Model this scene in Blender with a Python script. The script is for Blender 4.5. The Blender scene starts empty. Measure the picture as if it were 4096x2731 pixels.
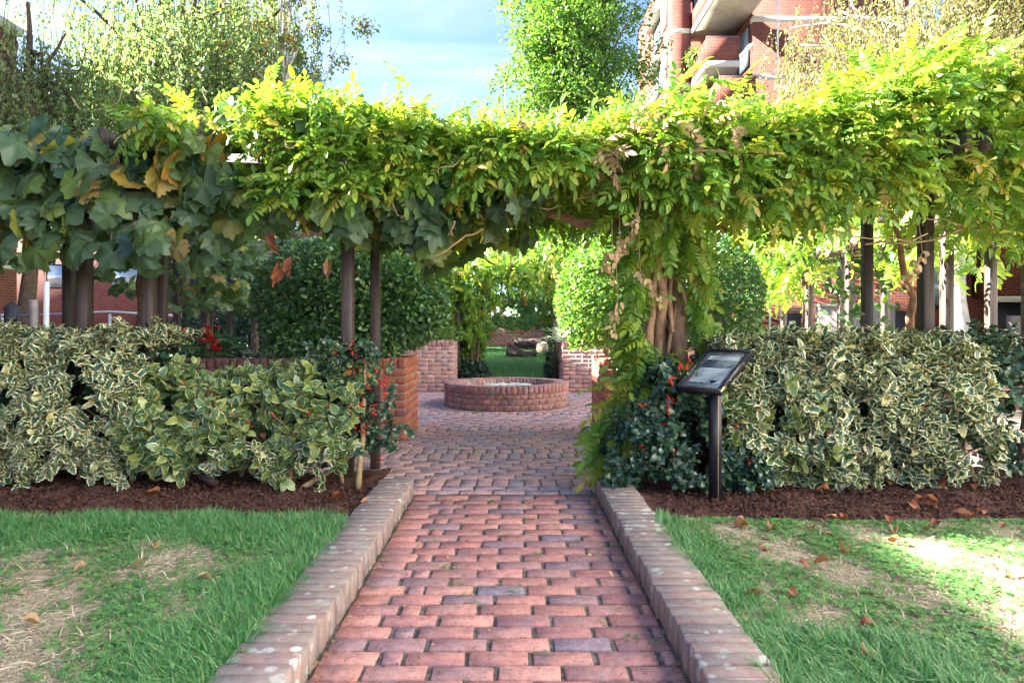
import bpy, math
import numpy as np
from mathutils import Vector, Matrix, Quaternion

# ------------------------------------------------------------------ camera, sky, sun, exposure
SC = bpy.context.scene
COL = SC.collection
F, CH, HY = 2731.0, 1.12, 1310.0            # focal length and horizon in photo pixels, eye height in metres
cam = bpy.data.cameras.new("camera")
cam.sensor_width, cam.lens = 36.0, 24.0
cam.shift_y = -55.5 / 4096
cam.clip_start, cam.clip_end = 0.05, 2000
camo = bpy.data.objects.new("camera", cam)
COL.objects.link(camo)
camo.location = (0, 0, CH)
camo.rotation_euler = (math.radians(90), 0, 0)
SC.camera = camo

SUN_AZ, SUN_EL = math.radians(76), math.radians(30.5)      # azimuth left of the view direction
world = bpy.data.worlds.new("World")
SC.world = world
world.use_nodes = True
wn, wl = world.node_tree.nodes, world.node_tree.links
sky = wn.new("ShaderNodeTexSky")
sky.sky_type = 'NISHITA'
sky.sun_disc = False
sky.sun_elevation = SUN_EL
sky.sun_rotation = -SUN_AZ
sky.air_density, sky.dust_density, sky.ozone_density = 0.6, 0.25, 1.6
bg = wn["Background"]
bg.inputs[1].default_value = 0.05
# thin high cloud: streaks of paler air over the whole sky
tc = wn.new("ShaderNodeTexCoord")
mp = wn.new("ShaderNodeMapping")
mp.inputs["Scale"].default_value = (1.0, 1.0, 5.0)
mp.inputs["Rotation"].default_value = (0.12, 0.25, 0.3)
nz = wn.new("ShaderNodeTexNoise")
nz.inputs["Scale"].default_value = 2.2
nz.inputs["Detail"].default_value = 6
nz.inputs["Distortion"].default_value = 0.6
cr = wn.new("ShaderNodeValToRGB")
cr.color_ramp.elements[0].position, cr.color_ramp.elements[1].position = 0.48, 0.80
cr.color_ramp.elements[1].color = (0.55, 0.55, 0.55, 1)
mx = wn.new("ShaderNodeMix")
mx.data_type = 'RGBA'
mx.inputs[7].default_value = (3.0, 3.15, 3.4, 1)
wl.new(tc.outputs["Generated"], mp.inputs[0]); wl.new(mp.outputs[0], nz.inputs["Vector"])
wl.new(nz.outputs["Fac"], cr.inputs[0]); wl.new(cr.outputs[0], mx.inputs[0])
wl.new(sky.outputs[0], mx.inputs[6]); wl.new(mx.outputs[2], bg.inputs[0])

sun = bpy.data.lights.new("sun", 'SUN')
sun.energy, sun.angle, sun.color = 5.0, math.radians(0.53), (1.0, 0.94, 0.84)
suno = bpy.data.objects.new("sun", sun)
COL.objects.link(suno)
SDIR = Vector((-math.sin(SUN_AZ) * math.cos(SUN_EL), math.cos(SUN_AZ) * math.cos(SUN_EL), math.sin(SUN_EL)))
suno.rotation_euler = SDIR.to_track_quat('Z', 'Y').to_euler()
suno.location = (-20, 6, 14)

SC.view_settings.view_transform = 'Standard'
SC.view_settings.look = 'None'
SC.view_settings.exposure = 3.4
SC.view_settings.gamma = 1.0
SC.view_settings.use_curve_mapping = False
SC.cycles.max_bounces = 6
SC.cycles.diffuse_bounces = 4
SC.cycles.transmission_bounces = 4
SC.cycles.transparent_max_bounces = 6
SC.cycles.sample_clamp_indirect = 6.0
SC.cycles.use_denoising = True

rng = np.random.default_rng(11)
RU = lambda a, b, n=None: rng.uniform(a, b, n)
PI = math.pi


def W(px, py, d):
    """Photo pixel at depth d to a point of the place."""
    return np.array([(px - 2048) / F * d, d, CH - (py - HY) / F * d])


# ------------------------------------------------------------------ materials
def new_mat(name):
    m = bpy.data.materials.new(name)
    m.use_nodes = True
    nt = m.node_tree
    return m, nt, nt.nodes, nt.links, nt.nodes["Principled BSDF"]


def ramp_node(N, stops, constant=False):
    r = N.new("ShaderNodeValToRGB")
    e = r.color_ramp.elements
    while len(e) > 1:
        e.remove(e[-1])
    e[0].position, e[0].color = stops[0][0], (*stops[0][1], 1)
    for p, c in stops[1:]:
        q = e.new(p)
        q.color = (*c, 1)
    if constant:
        r.color_ramp.interpolation = 'CONSTANT'
    return r


def math_node(N, L, op, a, b=None):
    n = N.new("ShaderNodeMath")
    n.operation = op
    for i, v in enumerate((a, b)):
        if v is None:
            continue
        if isinstance(v, (int, float)):
            n.inputs[i].default_value = v
        else:
            L.new(v, n.inputs[i])
    return n.outputs[0]


def mix_node(N, L, fac, a, b, blend='MIX'):
    n = N.new("ShaderNodeMix")
    n.data_type, n.blend_type = 'RGBA', blend
    for i, v in ((0, fac), (6, a), (7, b)):
        if isinstance(v, (int, float)):
            n.inputs[i].default_value = v
        elif isinstance(v, tuple):
            n.inputs[i].default_value = (*v, 1)
        else:
            L.new(v, n.inputs[i])
    return n.outputs[2]


def noise_node(N, L, scale, detail=4, rough=0.6, vec=None, distortion=0):
    n = N.new("ShaderNodeTexNoise")
    n.inputs["Scale"].default_value, n.inputs["Detail"].default_value = scale, detail
    n.inputs["Roughness"].default_value, n.inputs["Distortion"].default_value = rough, distortion
    if vec is not None:
        L.new(vec, n.inputs["Vector"])
    return n.outputs["Fac"]


def pos_node(N):
    return N.new("ShaderNodeNewGeometry").outputs["Position"]


def bump(N, L, P, h, strength, dist=0.01):
    b = N.new("ShaderNodeBump")
    b.inputs["Strength"].default_value, b.inputs["Distance"].default_value = strength, dist
    L.new(h, b.inputs["Height"])
    L.new(b.outputs[0], P.inputs["Normal"])


def tint_value(N, L):
    a = N.new("ShaderNodeAttribute")
    a.attribute_name = "tint"
    o = N.new("ShaderNodeObjectInfo")
    return math_node(N, L, 'FRACT', math_node(N, L, 'ADD', a.outputs["Fac"], o.outputs["Random"]))


def plain_mat(name, col, rough=0.7, var=0.25, scale=8, bmp=0.2, metal=0.0, bscale=None):
    m, nt, N, L, P = new_mat(name)
    p = pos_node(N)
    n = noise_node(N, L, scale, 6, 0.65, p)
    dark = tuple(c * (1 - var) for c in col)
    light = tuple(min(1, c * (1 + var)) for c in col)
    r = ramp_node(N, [(0.3, dark), (0.7, light)])
    L.new(n, r.inputs[0])
    L.new(r.outputs[0], P.inputs["Base Color"])
    P.inputs["Roughness"].default_value = rough
    P.inputs["Specular IOR Level"].default_value = 0.5 if rough < 0.55 else 0.18
    P.inputs["Metallic"].default_value = metal
    if bmp:
        bump(N, L, P, noise_node(N, L, bscale or scale * 6, 5, 0.7, p), bmp, 0.01)
    return m


def brick_mat(name, stops, lichen=0.0, moss=0.0, rough=0.85, spots=0.3, bloom=0.0):
    """Single bricks: each takes its own colour, with pits, burnt marks, lichen or moss on top."""
    m, nt, N, L, P = new_mat(name)
    p = pos_node(N)
    t = tint_value(N, L)
    r = ramp_node(N, stops)
    L.new(t, r.inputs[0])
    c = r.outputs[0]
    n1 = noise_node(N, L, 22, 5, 0.65, p)
    c = mix_node(N, L, 0.75, c, ramp_out(N, L, n1, [(0.3, (0.55, 0.52, 0.55)), (0.62, (1.15, 1.12, 1.1))]), 'MULTIPLY')
    n2 = noise_node(N, L, 6, 3, 0.5, p, 0.5)
    c = mix_node(N, L, ramp_out(N, L, n2, [(0.52, (0, 0, 0)), (0.7, (0.5, 0.5, 0.5))]), c, (0.16, 0.12, 0.17))
    v = N.new("ShaderNodeTexNoise")
    v.inputs["Scale"].default_value, v.inputs["Detail"].default_value = 95, 4
    L.new(p, v.inputs["Vector"])
    c = mix_node(N, L, ramp_out(N, L, v.outputs["Fac"], [(0.31, (min(1, spots * 2.4), ) * 3), (0.39, (0, 0, 0))]), c, (0.09, 0.06, 0.06))
    if bloom:
        n4 = noise_node(N, L, 9, 6, 0.75, p, 0.4)
        c = mix_node(N, L, ramp_out(N, L, n4, [(0.50, (0, 0, 0)), (0.72, (bloom, ) * 3)]), c, (0.62, 0.56, 0.56))
    if lichen:
        vo = N.new("ShaderNodeTexVoronoi")
        vo.inputs["Scale"].default_value = 15
        wob = noise_node(N, L, 60, 3, 0.6, p)
        L.new(p, vo.inputs["Vector"])
        d = math_node(N, L, 'ADD', vo.outputs["Distance"], math_node(N, L, 'MULTIPLY', wob, 0.22))
        big = noise_node(N, L, 3.2, 3, 0.6, p)
        d2 = math_node(N, L, 'ADD', d, math_node(N, L, 'MULTIPLY', math_node(N, L, 'SUBTRACT', big, 0.5), -1.1))
        c = mix_node(N, L, ramp_out(N, L, d2, [(0.30, (lichen, ) * 3), (0.40, (0, 0, 0))]), c, (0.62, 0.62, 0.60))
        n5 = noise_node(N, L, 14, 5, 0.7, p)
        c = mix_node(N, L, ramp_out(N, L, n5, [(0.35, (0.15, 0.15, 0.15)), (0.62, (0.85, 0.85, 0.85))]), c, (0.29, 0.255, 0.235))
    if moss:
        n3 = noise_node(N, L, 3.4, 6, 0.7, p, 0.6)
        c = mix_node(N, L, ramp_out(N, L, n3, [(0.53, (0, 0, 0)), (0.68, (moss, ) * 3)]), c, (0.13, 0.12, 0.05))
    L.new(c, P.inputs["Base Color"])
    P.inputs["Roughness"].default_value = rough
    P.inputs["Specular IOR Level"].default_value = 0.22
    bump(N, L, P, math_node(N, L, 'ADD', n1, v.outputs["Fac"]), 0.55, 0.004)
    return m


def ramp_out(N, L, v, stops):
    r = ramp_node(N, stops)
    L.new(v, r.inputs[0])
    return r.outputs[0]


def wall_brick_mat(name, c1, c2, mortar, rough=0.85, bw=0.225, rh=0.075, ms=0.012):
    """Brickwork too far away to build brick by brick."""
    m, nt, N, L, P = new_mat(name)
    g = N.new("ShaderNodeNewGeometry")
    sp, sn = N.new("ShaderNodeSeparateXYZ"), N.new("ShaderNodeSeparateXYZ")
    L.new(g.outputs["Position"], sp.inputs[0]); L.new(g.outputs["True Normal"], sn.inputs[0])
    ax = math_node(N, L, 'GREATER_THAN', math_node(N, L, 'ABSOLUTE', sn.outputs[0]), 0.7)
    u = N.new("ShaderNodeMix")
    L.new(ax, u.inputs[0]); L.new(sp.outputs[0], u.inputs[2]); L.new(sp.outputs[1], u.inputs[3])
    cb = N.new("ShaderNodeCombineXYZ")
    L.new(u.outputs[0], cb.inputs[0]); L.new(sp.outputs[2], cb.inputs[1])
    b = N.new("ShaderNodeTexBrick")
    b.inputs["Scale"].default_value = 1.0
    b.inputs["Brick Width"].default_value, b.inputs["Row Height"].default_value = bw, rh
    b.inputs["Mortar Size"].default_value, b.inputs["Mortar Smooth"].default_value = ms, 0.3
    b.inputs["Color1"].default_value, b.inputs["Color2"].default_value = (*c1, 1), (*c2, 1)
    b.inputs["Mortar"].default_value = (*mortar, 1)
    L.new(cb.outputs[0], b.inputs["Vector"])
    n = noise_node(N, L, 0.9, 5, 0.65, g.outputs["Position"])
    c = mix_node(N, L, 0.6, b.outputs["Color"], ramp_out(N, L, n, [(0.3, (0.7, 0.68, 0.7)), (0.7, (1.15, 1.12, 1.1))]), 'MULTIPLY')
    L.new(c, P.inputs["Base Color"])
    P.inputs["Roughness"].default_value = rough
    P.inputs["Specular IOR Level"].default_value = 0.12
    bump(N, L, P, math_node(N, L, 'SUBTRACT', 1.0, b.outputs["Fac"]), 0.5, 0.01)
    return m


def leaf_mat(name, stops, rough=0.45, trans=0.4, tcol=(1.5, 1.6, 0.7), spec=0.5, back=None, edge=None, edge_at=0.6, veins=0.0, blotch=0.0):
    """Two-sided leaf: colour by the leaf's own tint, light let through, cream margin where edge is given."""
    m, nt, N, L, P = new_mat(name)
    t = tint_value(N, L)
    r = ramp_node(N, stops)
    L.new(t, r.inputs[0])
    c = r.outputs[0]
    p = pos_node(N)
    if blotch:
        n = noise_node(N, L, 28, 4, 0.6, p)
        c = mix_node(N, L, ramp_out(N, L, n, [(0.58, (0, 0, 0)), (0.72, (blotch, ) * 3)]), c, (0.20, 0.12, 0.02))
    if veins:
        a = N.new("ShaderNodeAttribute")
        a.attribute_name = "edge"
        vv = math_node(N, L, 'LESS_THAN', a.outputs["Fac"], 0.035)
        c = mix_node(N, L, math_node(N, L, 'MULTIPLY', vv, veins), c, (0.16, 0.20, 0.09))
    if back:
        g = N.new("ShaderNodeNewGeometry")
        c = mix_node(N, L, g.outputs["Backfacing"], c, mix_node(N, L, 0.5, c, back))
    if edge:
        a = N.new("ShaderNodeAttribute")
        a.attribute_name = "edge"
        e = math_node(N, L, 'ADD', a.outputs["Fac"], math_node(N, L, 'MULTIPLY', math_node(N, L, 'SUBTRACT', noise_node(N, L, 55, 3, 0.6, p), 0.5), 0.5))
        ef = ramp_out(N, L, e, [(edge_at - 0.02, (0, 0, 0)), (edge_at + 0.02, (1, 1, 1))])
        c = mix_node(N, L, ef, c, edge)
    L.new(c, P.inputs["Base Color"])
    P.inputs["Roughness"].default_value = rough
    P.inputs["Specular IOR Level"].default_value = spec
    bump(N, L, P, noise_node(N, L, 90, 3, 0.5, p), 0.15, 0.003)
    tr = N.new("ShaderNodeBsdfTranslucent")
    tcn = mix_node(N, L, 1.0, c, tcol, 'MULTIPLY')
    L.new(tcn, tr.inputs[0])
    ms = N.new("ShaderNodeMixShader")
    ms.inputs[0].default_value = trans
    L.new(P.outputs[0], ms.inputs[1]); L.new(tr.outputs[0], ms.inputs[2])
    L.new(ms.outputs[0], N["Material Output"].inputs[0])
    return m


M = {}
M['path_brick'] = brick_mat('path_brick', [(0.0, (0.47, 0.205, 0.185)), (0.15, (0.56, 0.265, 0.235)), (0.30, (0.43, 0.20, 0.19)), (0.42, (0.50, 0.24, 0.20)), (0.54, (0.35, 0.20, 0.21)),
                                           (0.66, (0.27, 0.215, 0.26)), (0.74, (0.40, 0.21, 0.20)), (0.86, (0.60, 0.30, 0.25)), (1.0, (0.46, 0.21, 0.18))], spots=0.42, bloom=0.18)
M['kerb_brick'] = brick_mat('kerb_brick', [(0.0, (0.38, 0.21, 0.18)), (0.2, (0.22, 0.155, 0.145)), (0.4, (0.31, 0.20, 0.175)), (0.6, (0.42, 0.235, 0.19)), (0.8, (0.20, 0.15, 0.15)), (1.0, (0.33, 0.19, 0.165))], lichen=0.9, spots=0.3)
M['pier_brick'] = brick_mat('pier_brick', [(0.0, (0.50, 0.15, 0.08)), (0.3, (0.42, 0.14, 0.10)), (0.55, (0.58, 0.20, 0.10)), (0.8, (0.38, 0.13, 0.11)), (1.0, (0.52, 0.17, 0.09))], spots=0.2, bloom=0.15)
M['rear_brick'] = brick_mat('rear_brick', [(0.0, (0.46, 0.24, 0.22)), (0.3, (0.40, 0.22, 0.24)), (0.55, (0.54, 0.26, 0.22)), (0.8, (0.38, 0.23, 0.25)), (1.0, (0.55, 0.25, 0.18))], spots=0.2, bloom=0.6)
M['well_brick'] = brick_mat('well_brick', [(0.0, (0.42, 0.20, 0.18)), (0.3, (0.36, 0.18, 0.19)), (0.55, (0.48, 0.23, 0.19)), (0.8, (0.34, 0.18, 0.19)), (1.0, (0.46, 0.22, 0.17))], spots=0.3, bloom=0.5, moss=0.8)
M['dark_brick'] = brick_mat('dark_brick', [(0.0, (0.20, 0.11, 0.11)), (0.5, (0.25, 0.13, 0.12)), (1.0, (0.17, 0.10, 0.11))], spots=0.3, bloom=0.1)  # on the geranium planter's caps this tone stands in for shade
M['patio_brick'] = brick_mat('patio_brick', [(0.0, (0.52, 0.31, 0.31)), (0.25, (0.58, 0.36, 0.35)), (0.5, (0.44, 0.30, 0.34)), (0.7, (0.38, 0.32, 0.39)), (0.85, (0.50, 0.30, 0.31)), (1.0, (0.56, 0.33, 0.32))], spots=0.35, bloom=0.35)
M['mortar'] = plain_mat('mortar', (0.40, 0.35, 0.29), 0.95, 0.25, 14, 0.5)
M['joint_sand'] = plain_mat('joint_sand', (0.20, 0.17, 0.145), 0.95, 0.75, 30, 1.0)
M['soil'] = plain_mat('soil', (0.105, 0.050, 0.038), 0.95, 0.6, 22, 1.0, bscale=70)
m, nt, N, L, P = new_mat('dark_wood')
mpn = N.new("ShaderNodeMapping"); mpn.inputs["Scale"].default_value = (42, 42, 2.2)
L.new(pos_node(N), mpn.inputs[0])
gr = noise_node(N, L, 1.0, 6, 0.7, mpn.outputs[0], 0.3)
L.new(ramp_out(N, L, gr, [(0.3, (0.032, 0.022, 0.020)), (0.55, (0.075, 0.052, 0.045)), (0.75, (0.16, 0.125, 0.105))]), P.inputs["Base Color"])
P.inputs["Roughness"].default_value = 0.6
bump(N, L, P, gr, 0.35, 0.004)
M['dark_wood'] = m
M['grey_wood'] = plain_mat('grey_wood', (0.30, 0.27, 0.24), 0.8, 0.3, 6, 0.4)
M['bark'] = plain_mat('bark', (0.36, 0.22, 0.135), 0.85, 0.4, 14, 1.0, bscale=45)
M['dark_bark'] = plain_mat('dark_bark', (0.10, 0.068, 0.05), 0.9, 0.4, 12, 0.8)
M['green_stem'] = plain_mat('green_stem', (0.26, 0.27, 0.10), 0.6, 0.3, 10, 0.2)
M['tan_stem'] = plain_mat('tan_stem', (0.34, 0.24, 0.13), 0.8, 0.3, 14, 0.4)
M['birch_bark'] = plain_mat('birch_bark', (0.50, 0.47, 0.44), 0.8, 0.5, 4, 0.5)
M['concrete'] = plain_mat('concrete', (0.52, 0.49, 0.44), 0.85, 0.15, 1.5, 0.2)
M['soffit'] = plain_mat('soffit', (0.40, 0.36, 0.30), 0.9, 0.3, 0.9, 0.3)
M['stone'] = plain_mat('stone', (0.56, 0.54, 0.52), 0.9, 0.2, 12, 0.6)
M['sign_black'] = plain_mat('sign_black', (0.018, 0.016, 0.024), 0.35, 0.2, 10, 0.05)
M['steel'] = plain_mat('steel', (0.55, 0.55, 0.56), 0.3, 0.1, 10, 0.0, metal=1.0)
M['brass'] = plain_mat('brass', (0.55, 0.43, 0.22), 0.35, 0.1, 20, 0.0, metal=1.0)
M['paper'] = plain_mat('paper', (0.86, 0.88, 0.88), 0.6, 0.05, 6, 0.0)
M['mount_board'] = plain_mat('mount_board', (0.52, 0.52, 0.47), 0.7, 0.12, 12, 0.0)
M['ink'] = plain_mat('ink', (0.42, 0.45, 0.48), 0.7, 0.1, 20, 0.0)
M['print_blue'] = plain_mat('print_blue', (0.30, 0.40, 0.46), 0.6, 0.2, 9, 0.0)
M['white_paint'] = plain_mat('white_paint', (0.72, 0.72, 0.70), 0.5, 0.08, 6, 0.1)
M['grey_metal'] = plain_mat('grey_metal', (0.45, 0.47, 0.50), 0.45, 0.15, 6, 0.1)
M['black_metal'] = plain_mat('black_metal', (0.035, 0.035, 0.045), 0.45, 0.2, 6, 0.1)
M['frame_dark'] = plain_mat('frame_dark', (0.030, 0.028, 0.032), 0.5, 0.2, 3, 0.0)
M['asphalt'] = plain_mat('asphalt', (0.17, 0.16, 0.19), 0.9, 0.3, 9, 0.4)
M['bark_cut'] = plain_mat('bark_cut', (0.34, 0.26, 0.19), 0.9, 0.4, 10, 0.6)
M['log_dark'] = plain_mat('log_dark', (0.07, 0.055, 0.05), 0.9, 0.5, 8, 1.0)
M['red_petal'] = plain_mat('red_petal', (0.62, 0.012, 0.010), 0.5, 0.25, 30, 0.0)
M['lilac_petal'] = plain_mat('lilac_petal', (0.42, 0.32, 0.50), 0.7, 0.25, 30, 0.0)
M['berry'] = plain_mat('berry', (0.58, 0.025, 0.015), 0.22, 0.25, 30, 0.0)
M['orange_berry'] = plain_mat('orange_berry', (0.60, 0.17, 0.03), 0.25, 0.25, 30, 0.0)
M['wall_red'] = wall_brick_mat('wall_red', (0.24, 0.058, 0.036), (0.135, 0.034, 0.030), (0.20, 0.12, 0.10))
M['wall_rose'] = wall_brick_mat('wall_rose', (0.42, 0.20, 0.18), (0.30, 0.16, 0.17), (0.40, 0.34, 0.32))
M['core_brick'] = wall_brick_mat('core_brick', (0.42, 0.17, 0.12), (0.34, 0.14, 0.12), (0.36, 0.30, 0.25))
M['wall_pale'] = wall_brick_mat('wall_pale', (0.46, 0.38, 0.38), (0.36, 0.28, 0.29), (0.42, 0.38, 0.36))

m, nt, N, L, P = new_mat('window_glass')
P.inputs["Base Color"].default_value = (0.30, 0.36, 0.40, 1)
P.inputs["Roughness"].default_value = 0.06
P.inputs["Metallic"].default_value = 0.35
M['window_glass'] = m
m, nt, N, L, P = new_mat('sign_glass')
gl = N.new("ShaderNodeBsdfGlossy"); gl.inputs["Roughness"].default_value = 0.04
tp = N.new("ShaderNodeBsdfTransparent"); tp.inputs[0].default_value = (0.97, 0.985, 0.98, 1)
fr = N.new("ShaderNodeLayerWeight"); fr.inputs[0].default_value = 0.5
ms = N.new("ShaderNodeMixShader")
L.new(math_node(N, L, 'ADD', math_node(N, L, 'MULTIPLY', math_node(N, L, 'POWER', fr.outputs["Facing"], 4.0), 0.5), 0.03), ms.inputs[0]); L.new(tp.outputs[0], ms.inputs[1]); L.new(gl.outputs[0], ms.inputs[2])
L.new(ms.outputs[0], N["Material Output"].inputs[0])
M['sign_glass'] = m
# printed picture on the sheet: pale plumes over a grey green ground
m, nt, N, L, P = new_mat('print_photo')
nn = noise_node(N, L, 26, 6, 0.7, pos_node(N), 1.2)
L.new(ramp_out(N, L, nn, [(0.35, (0.16, 0.19, 0.19)), (0.55, (0.30, 0.34, 0.36)), (0.7, (0.55, 0.60, 0.68))]), P.inputs["Base Color"])
P.inputs["Roughness"].default_value = 0.5
M['print_photo'] = m

M['wisteria'] = leaf_mat('wisteria', [(0.0, (0.096, 0.231, 0.039)), (0.3, (0.150, 0.295, 0.042)), (0.6, (0.202, 0.327, 0.039)), (0.85, (0.281, 0.367, 0.045)), (0.96, (0.456, 0.431, 0.067)), (1.0, (0.421, 0.303, 0.075))],
                         0.42, 0.42, (1.7, 1.75, 0.6), back=(0.14, 0.20, 0.05))
M['dry_leaf'] = leaf_mat('dry_leaf', [(0.0, (0.40, 0.27, 0.14)), (0.5, (0.50, 0.37, 0.22)), (1.0, (0.33, 0.20, 0.10))], 0.8, 0.3, (1.2, 1.1, 0.9))
M['vine_leaf'] = leaf_mat('vine_leaf', [(0.0, (0.030, 0.074, 0.070)), (0.4, (0.042, 0.095, 0.082)), (0.66, (0.060, 0.125, 0.075)), (0.82, (0.11, 0.18, 0.055)), (0.90, (0.25, 0.28, 0.06)), (0.96, (0.34, 0.19, 0.045)), (1.0, (0.24, 0.10, 0.04))],
                          0.34, 0.30, (2.6, 2.6, 0.7), spec=0.36, back=(0.10, 0.16, 0.05), veins=0.8, blotch=0.25)
M['spiny_leaf'] = leaf_mat('spiny_leaf', [(0.0, (0.039, 0.091, 0.058)), (0.5, (0.058, 0.124, 0.065)), (0.9, (0.098, 0.169, 0.065)), (1.0, (0.650, 0.598, 0.260))],
                           0.3, 0.15, (1.3, 1.4, 0.7), edge=(0.78, 0.72, 0.42), edge_at=0.66, spec=0.6)
M['broad_leaf'] = leaf_mat('broad_leaf', [(0.0, (0.046, 0.111, 0.065)), (0.4, (0.078, 0.156, 0.065)), (0.75, (0.169, 0.247, 0.065)), (1.0, (0.338, 0.390, 0.104))],
                           0.28, 0.2, (1.5, 1.5, 0.6), edge=(0.62, 0.62, 0.28), edge_at=0.80, spec=0.65)
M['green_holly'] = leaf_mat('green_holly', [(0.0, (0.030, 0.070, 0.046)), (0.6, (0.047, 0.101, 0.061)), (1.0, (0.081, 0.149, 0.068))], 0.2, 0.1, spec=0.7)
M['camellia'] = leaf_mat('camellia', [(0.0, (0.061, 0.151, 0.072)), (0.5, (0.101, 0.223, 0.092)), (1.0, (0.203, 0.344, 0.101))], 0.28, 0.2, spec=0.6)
M['box_leaf'] = leaf_mat('box_leaf', [(0.0, (0.087, 0.189, 0.050)), (0.5, (0.147, 0.283, 0.059)), (1.0, (0.254, 0.396, 0.081))], 0.28, 0.25, spec=0.6)
M['dark_shrub'] = leaf_mat('dark_shrub', [(0.0, (0.026, 0.055, 0.044)), (1.0, (0.052, 0.098, 0.058))], 0.5, 0.2)
M['light_shrub'] = leaf_mat('light_shrub', [(0.0, (0.072, 0.156, 0.042)), (0.8, (0.144, 0.228, 0.048)), (1.0, (0.384, 0.312, 0.060))], 0.5, 0.35)
M['ivy_leaf'] = leaf_mat('ivy_leaf', [(0.0, (0.060, 0.156, 0.060)), (0.7, (0.120, 0.240, 0.072)), (0.86, (0.264, 0.312, 0.072)), (1.0, (0.420, 0.120, 0.060))], 0.5, 0.35)
M['grey_leaf'] = leaf_mat('grey_leaf', [(0.0, (0.24, 0.30, 0.28)), (1.0, (0.36, 0.42, 0.40))], 0.8, 0.2)
M['geranium_leaf'] = leaf_mat('geranium_leaf', [(0.0, (0.058, 0.156, 0.072)), (1.0, (0.117, 0.260, 0.078))], 0.6, 0.3)
M['birch_leaf'] = leaf_mat('birch_leaf', [(0.0, (0.14, 0.24, 0.11)), (0.6, (0.20, 0.30, 0.13)), (0.88, (0.28, 0.34, 0.14)), (0.97, (0.40, 0.36, 0.12)), (1.0, (0.45, 0.27, 0.09))], 0.36, 0.5, (1.5, 1.55, 0.9))
M['gold_birch_leaf'] = leaf_mat('gold_birch_leaf', [(0.0, (0.17, 0.21, 0.08)), (0.5, (0.25, 0.27, 0.10)), (0.85, (0.33, 0.31, 0.12)), (1.0, (0.42, 0.32, 0.14))], 0.36, 0.45, (1.4, 1.4, 0.9))
M['hornbeam_leaf'] = leaf_mat('hornbeam_leaf', [(0.0, (0.07, 0.16, 0.05)), (0.6, (0.12, 0.23, 0.055)), (1.0, (0.20, 0.30, 0.06))], 0.36, 0.45, (1.6, 1.7, 0.6))
M['maple_leaf'] = leaf_mat('maple_leaf', [(0.0, (0.10, 0.20, 0.08)), (0.6, (0.17, 0.23, 0.08)), (0.8, (0.25, 0.15, 0.07)), (1.0, (0.30, 0.12, 0.06))], 0.5, 0.35)
M['brown_leaf'] = leaf_mat('brown_leaf', [(0.0, (0.22, 0.06, 0.025)), (0.5, (0.30, 0.10, 0.035)), (1.0, (0.40, 0.22, 0.10))], 0.6, 0.2, (1.3, 1.1, 0.9))
M['grass'] = leaf_mat('grass', [(0.0, (0.055, 0.19, 0.055)), (0.5, (0.09, 0.265, 0.075)), (0.9, (0.16, 0.34, 0.11)), (1.0, (0.36, 0.34, 0.16))], 0.4, 0.3, (1.2, 1.4, 0.8))
M['straw'] = leaf_mat('straw', [(0.0, (0.50, 0.42, 0.30)), (0.6, (0.62, 0.53, 0.39)), (1.0, (0.36, 0.28, 0.19))], 0.8, 0.15, (1.1, 1.0, 0.8))
M['clover'] = leaf_mat('clover', [(0.0, (0.075, 0.213, 0.062)), (1.0, (0.163, 0.338, 0.088))], 0.6, 0.25, (1.3, 1.4, 0.7))

# the lawn's earth: dry tan crust, thatch and mossy green
m, nt, N, L, P = new_mat('lawn_earth')
pp = pos_node(N)
c = ramp_out(N, L, noise_node(N, L, 2.6, 6, 0.7, pp, 0.4), [(0.34, (0.24, 0.24, 0.12)), (0.46, (0.42, 0.34, 0.23)), (0.62, (0.55, 0.44, 0.31))])
c = mix_node(N, L, 0.7, c, ramp_out(N, L, noise_node(N, L, 60, 5, 0.75, pp), [(0.3, (0.5, 0.48, 0.45)), (0.65, (1.15, 1.1, 1.05))]), 'MULTIPLY')
L.new(c, P.inputs["Base Color"]); P.inputs["Roughness"].default_value = 0.95
bump(N, L, P, noise_node(N, L, 70, 5, 0.75, pp), 0.9, 0.02)
M['lawn_earth'] = m
m, nt, N, L, P = new_mat('far_lawn_turf')
pp = pos_node(N)
c = ramp_out(N, L, noise_node(N, L, 9, 6, 0.75, pp), [(0.3, (0.035, 0.12, 0.03)), (0.7, (0.07, 0.20, 0.05))])
L.new(c, P.inputs["Base Color"]); P.inputs["Roughness"].default_value = 0.9
bump(N, L, P, noise_node(N, L, 50, 5, 0.75, pp), 0.9, 0.03)
M['far_lawn_turf'] = m


# ------------------------------------------------------------------ mesh helpers
WLOC = {}


def make_mesh(name, V, faces, mat, attrs=None, smooth=False):
    """faces: list of integer arrays (m,k)."""
    me = bpy.data.meshes.new(name)
    V = np.asarray(V, np.float32)
    me.vertices.add(len(V))
    me.vertices.foreach_set('co', V.ravel())
    loops = np.concatenate([np.asarray(f, np.int32).ravel() for f in faces])
    totals = np.concatenate([np.full(len(f), np.asarray(f).shape[1], np.int32) for f in faces])
    starts = np.concatenate([[0], np.cumsum(totals)[:-1]]).astype(np.int32)
    me.loops.add(len(loops))
    me.loops.foreach_set('vertex_index', loops)
    me.polygons.add(len(totals))
    me.polygons.foreach_set('loop_start', starts)
    if smooth:
        me.polygons.foreach_set('use_smooth', np.ones(len(totals), bool))
    me.update(calc_edges=True)
    for k, v in (attrs or {}).items():
        a = me.attributes.new(k, 'FLOAT', 'POINT')
        a.data.foreach_set('value', np.asarray(v, np.float32))
    me.materials.append(M[mat] if isinstance(mat, str) else mat)
    return me


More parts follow.
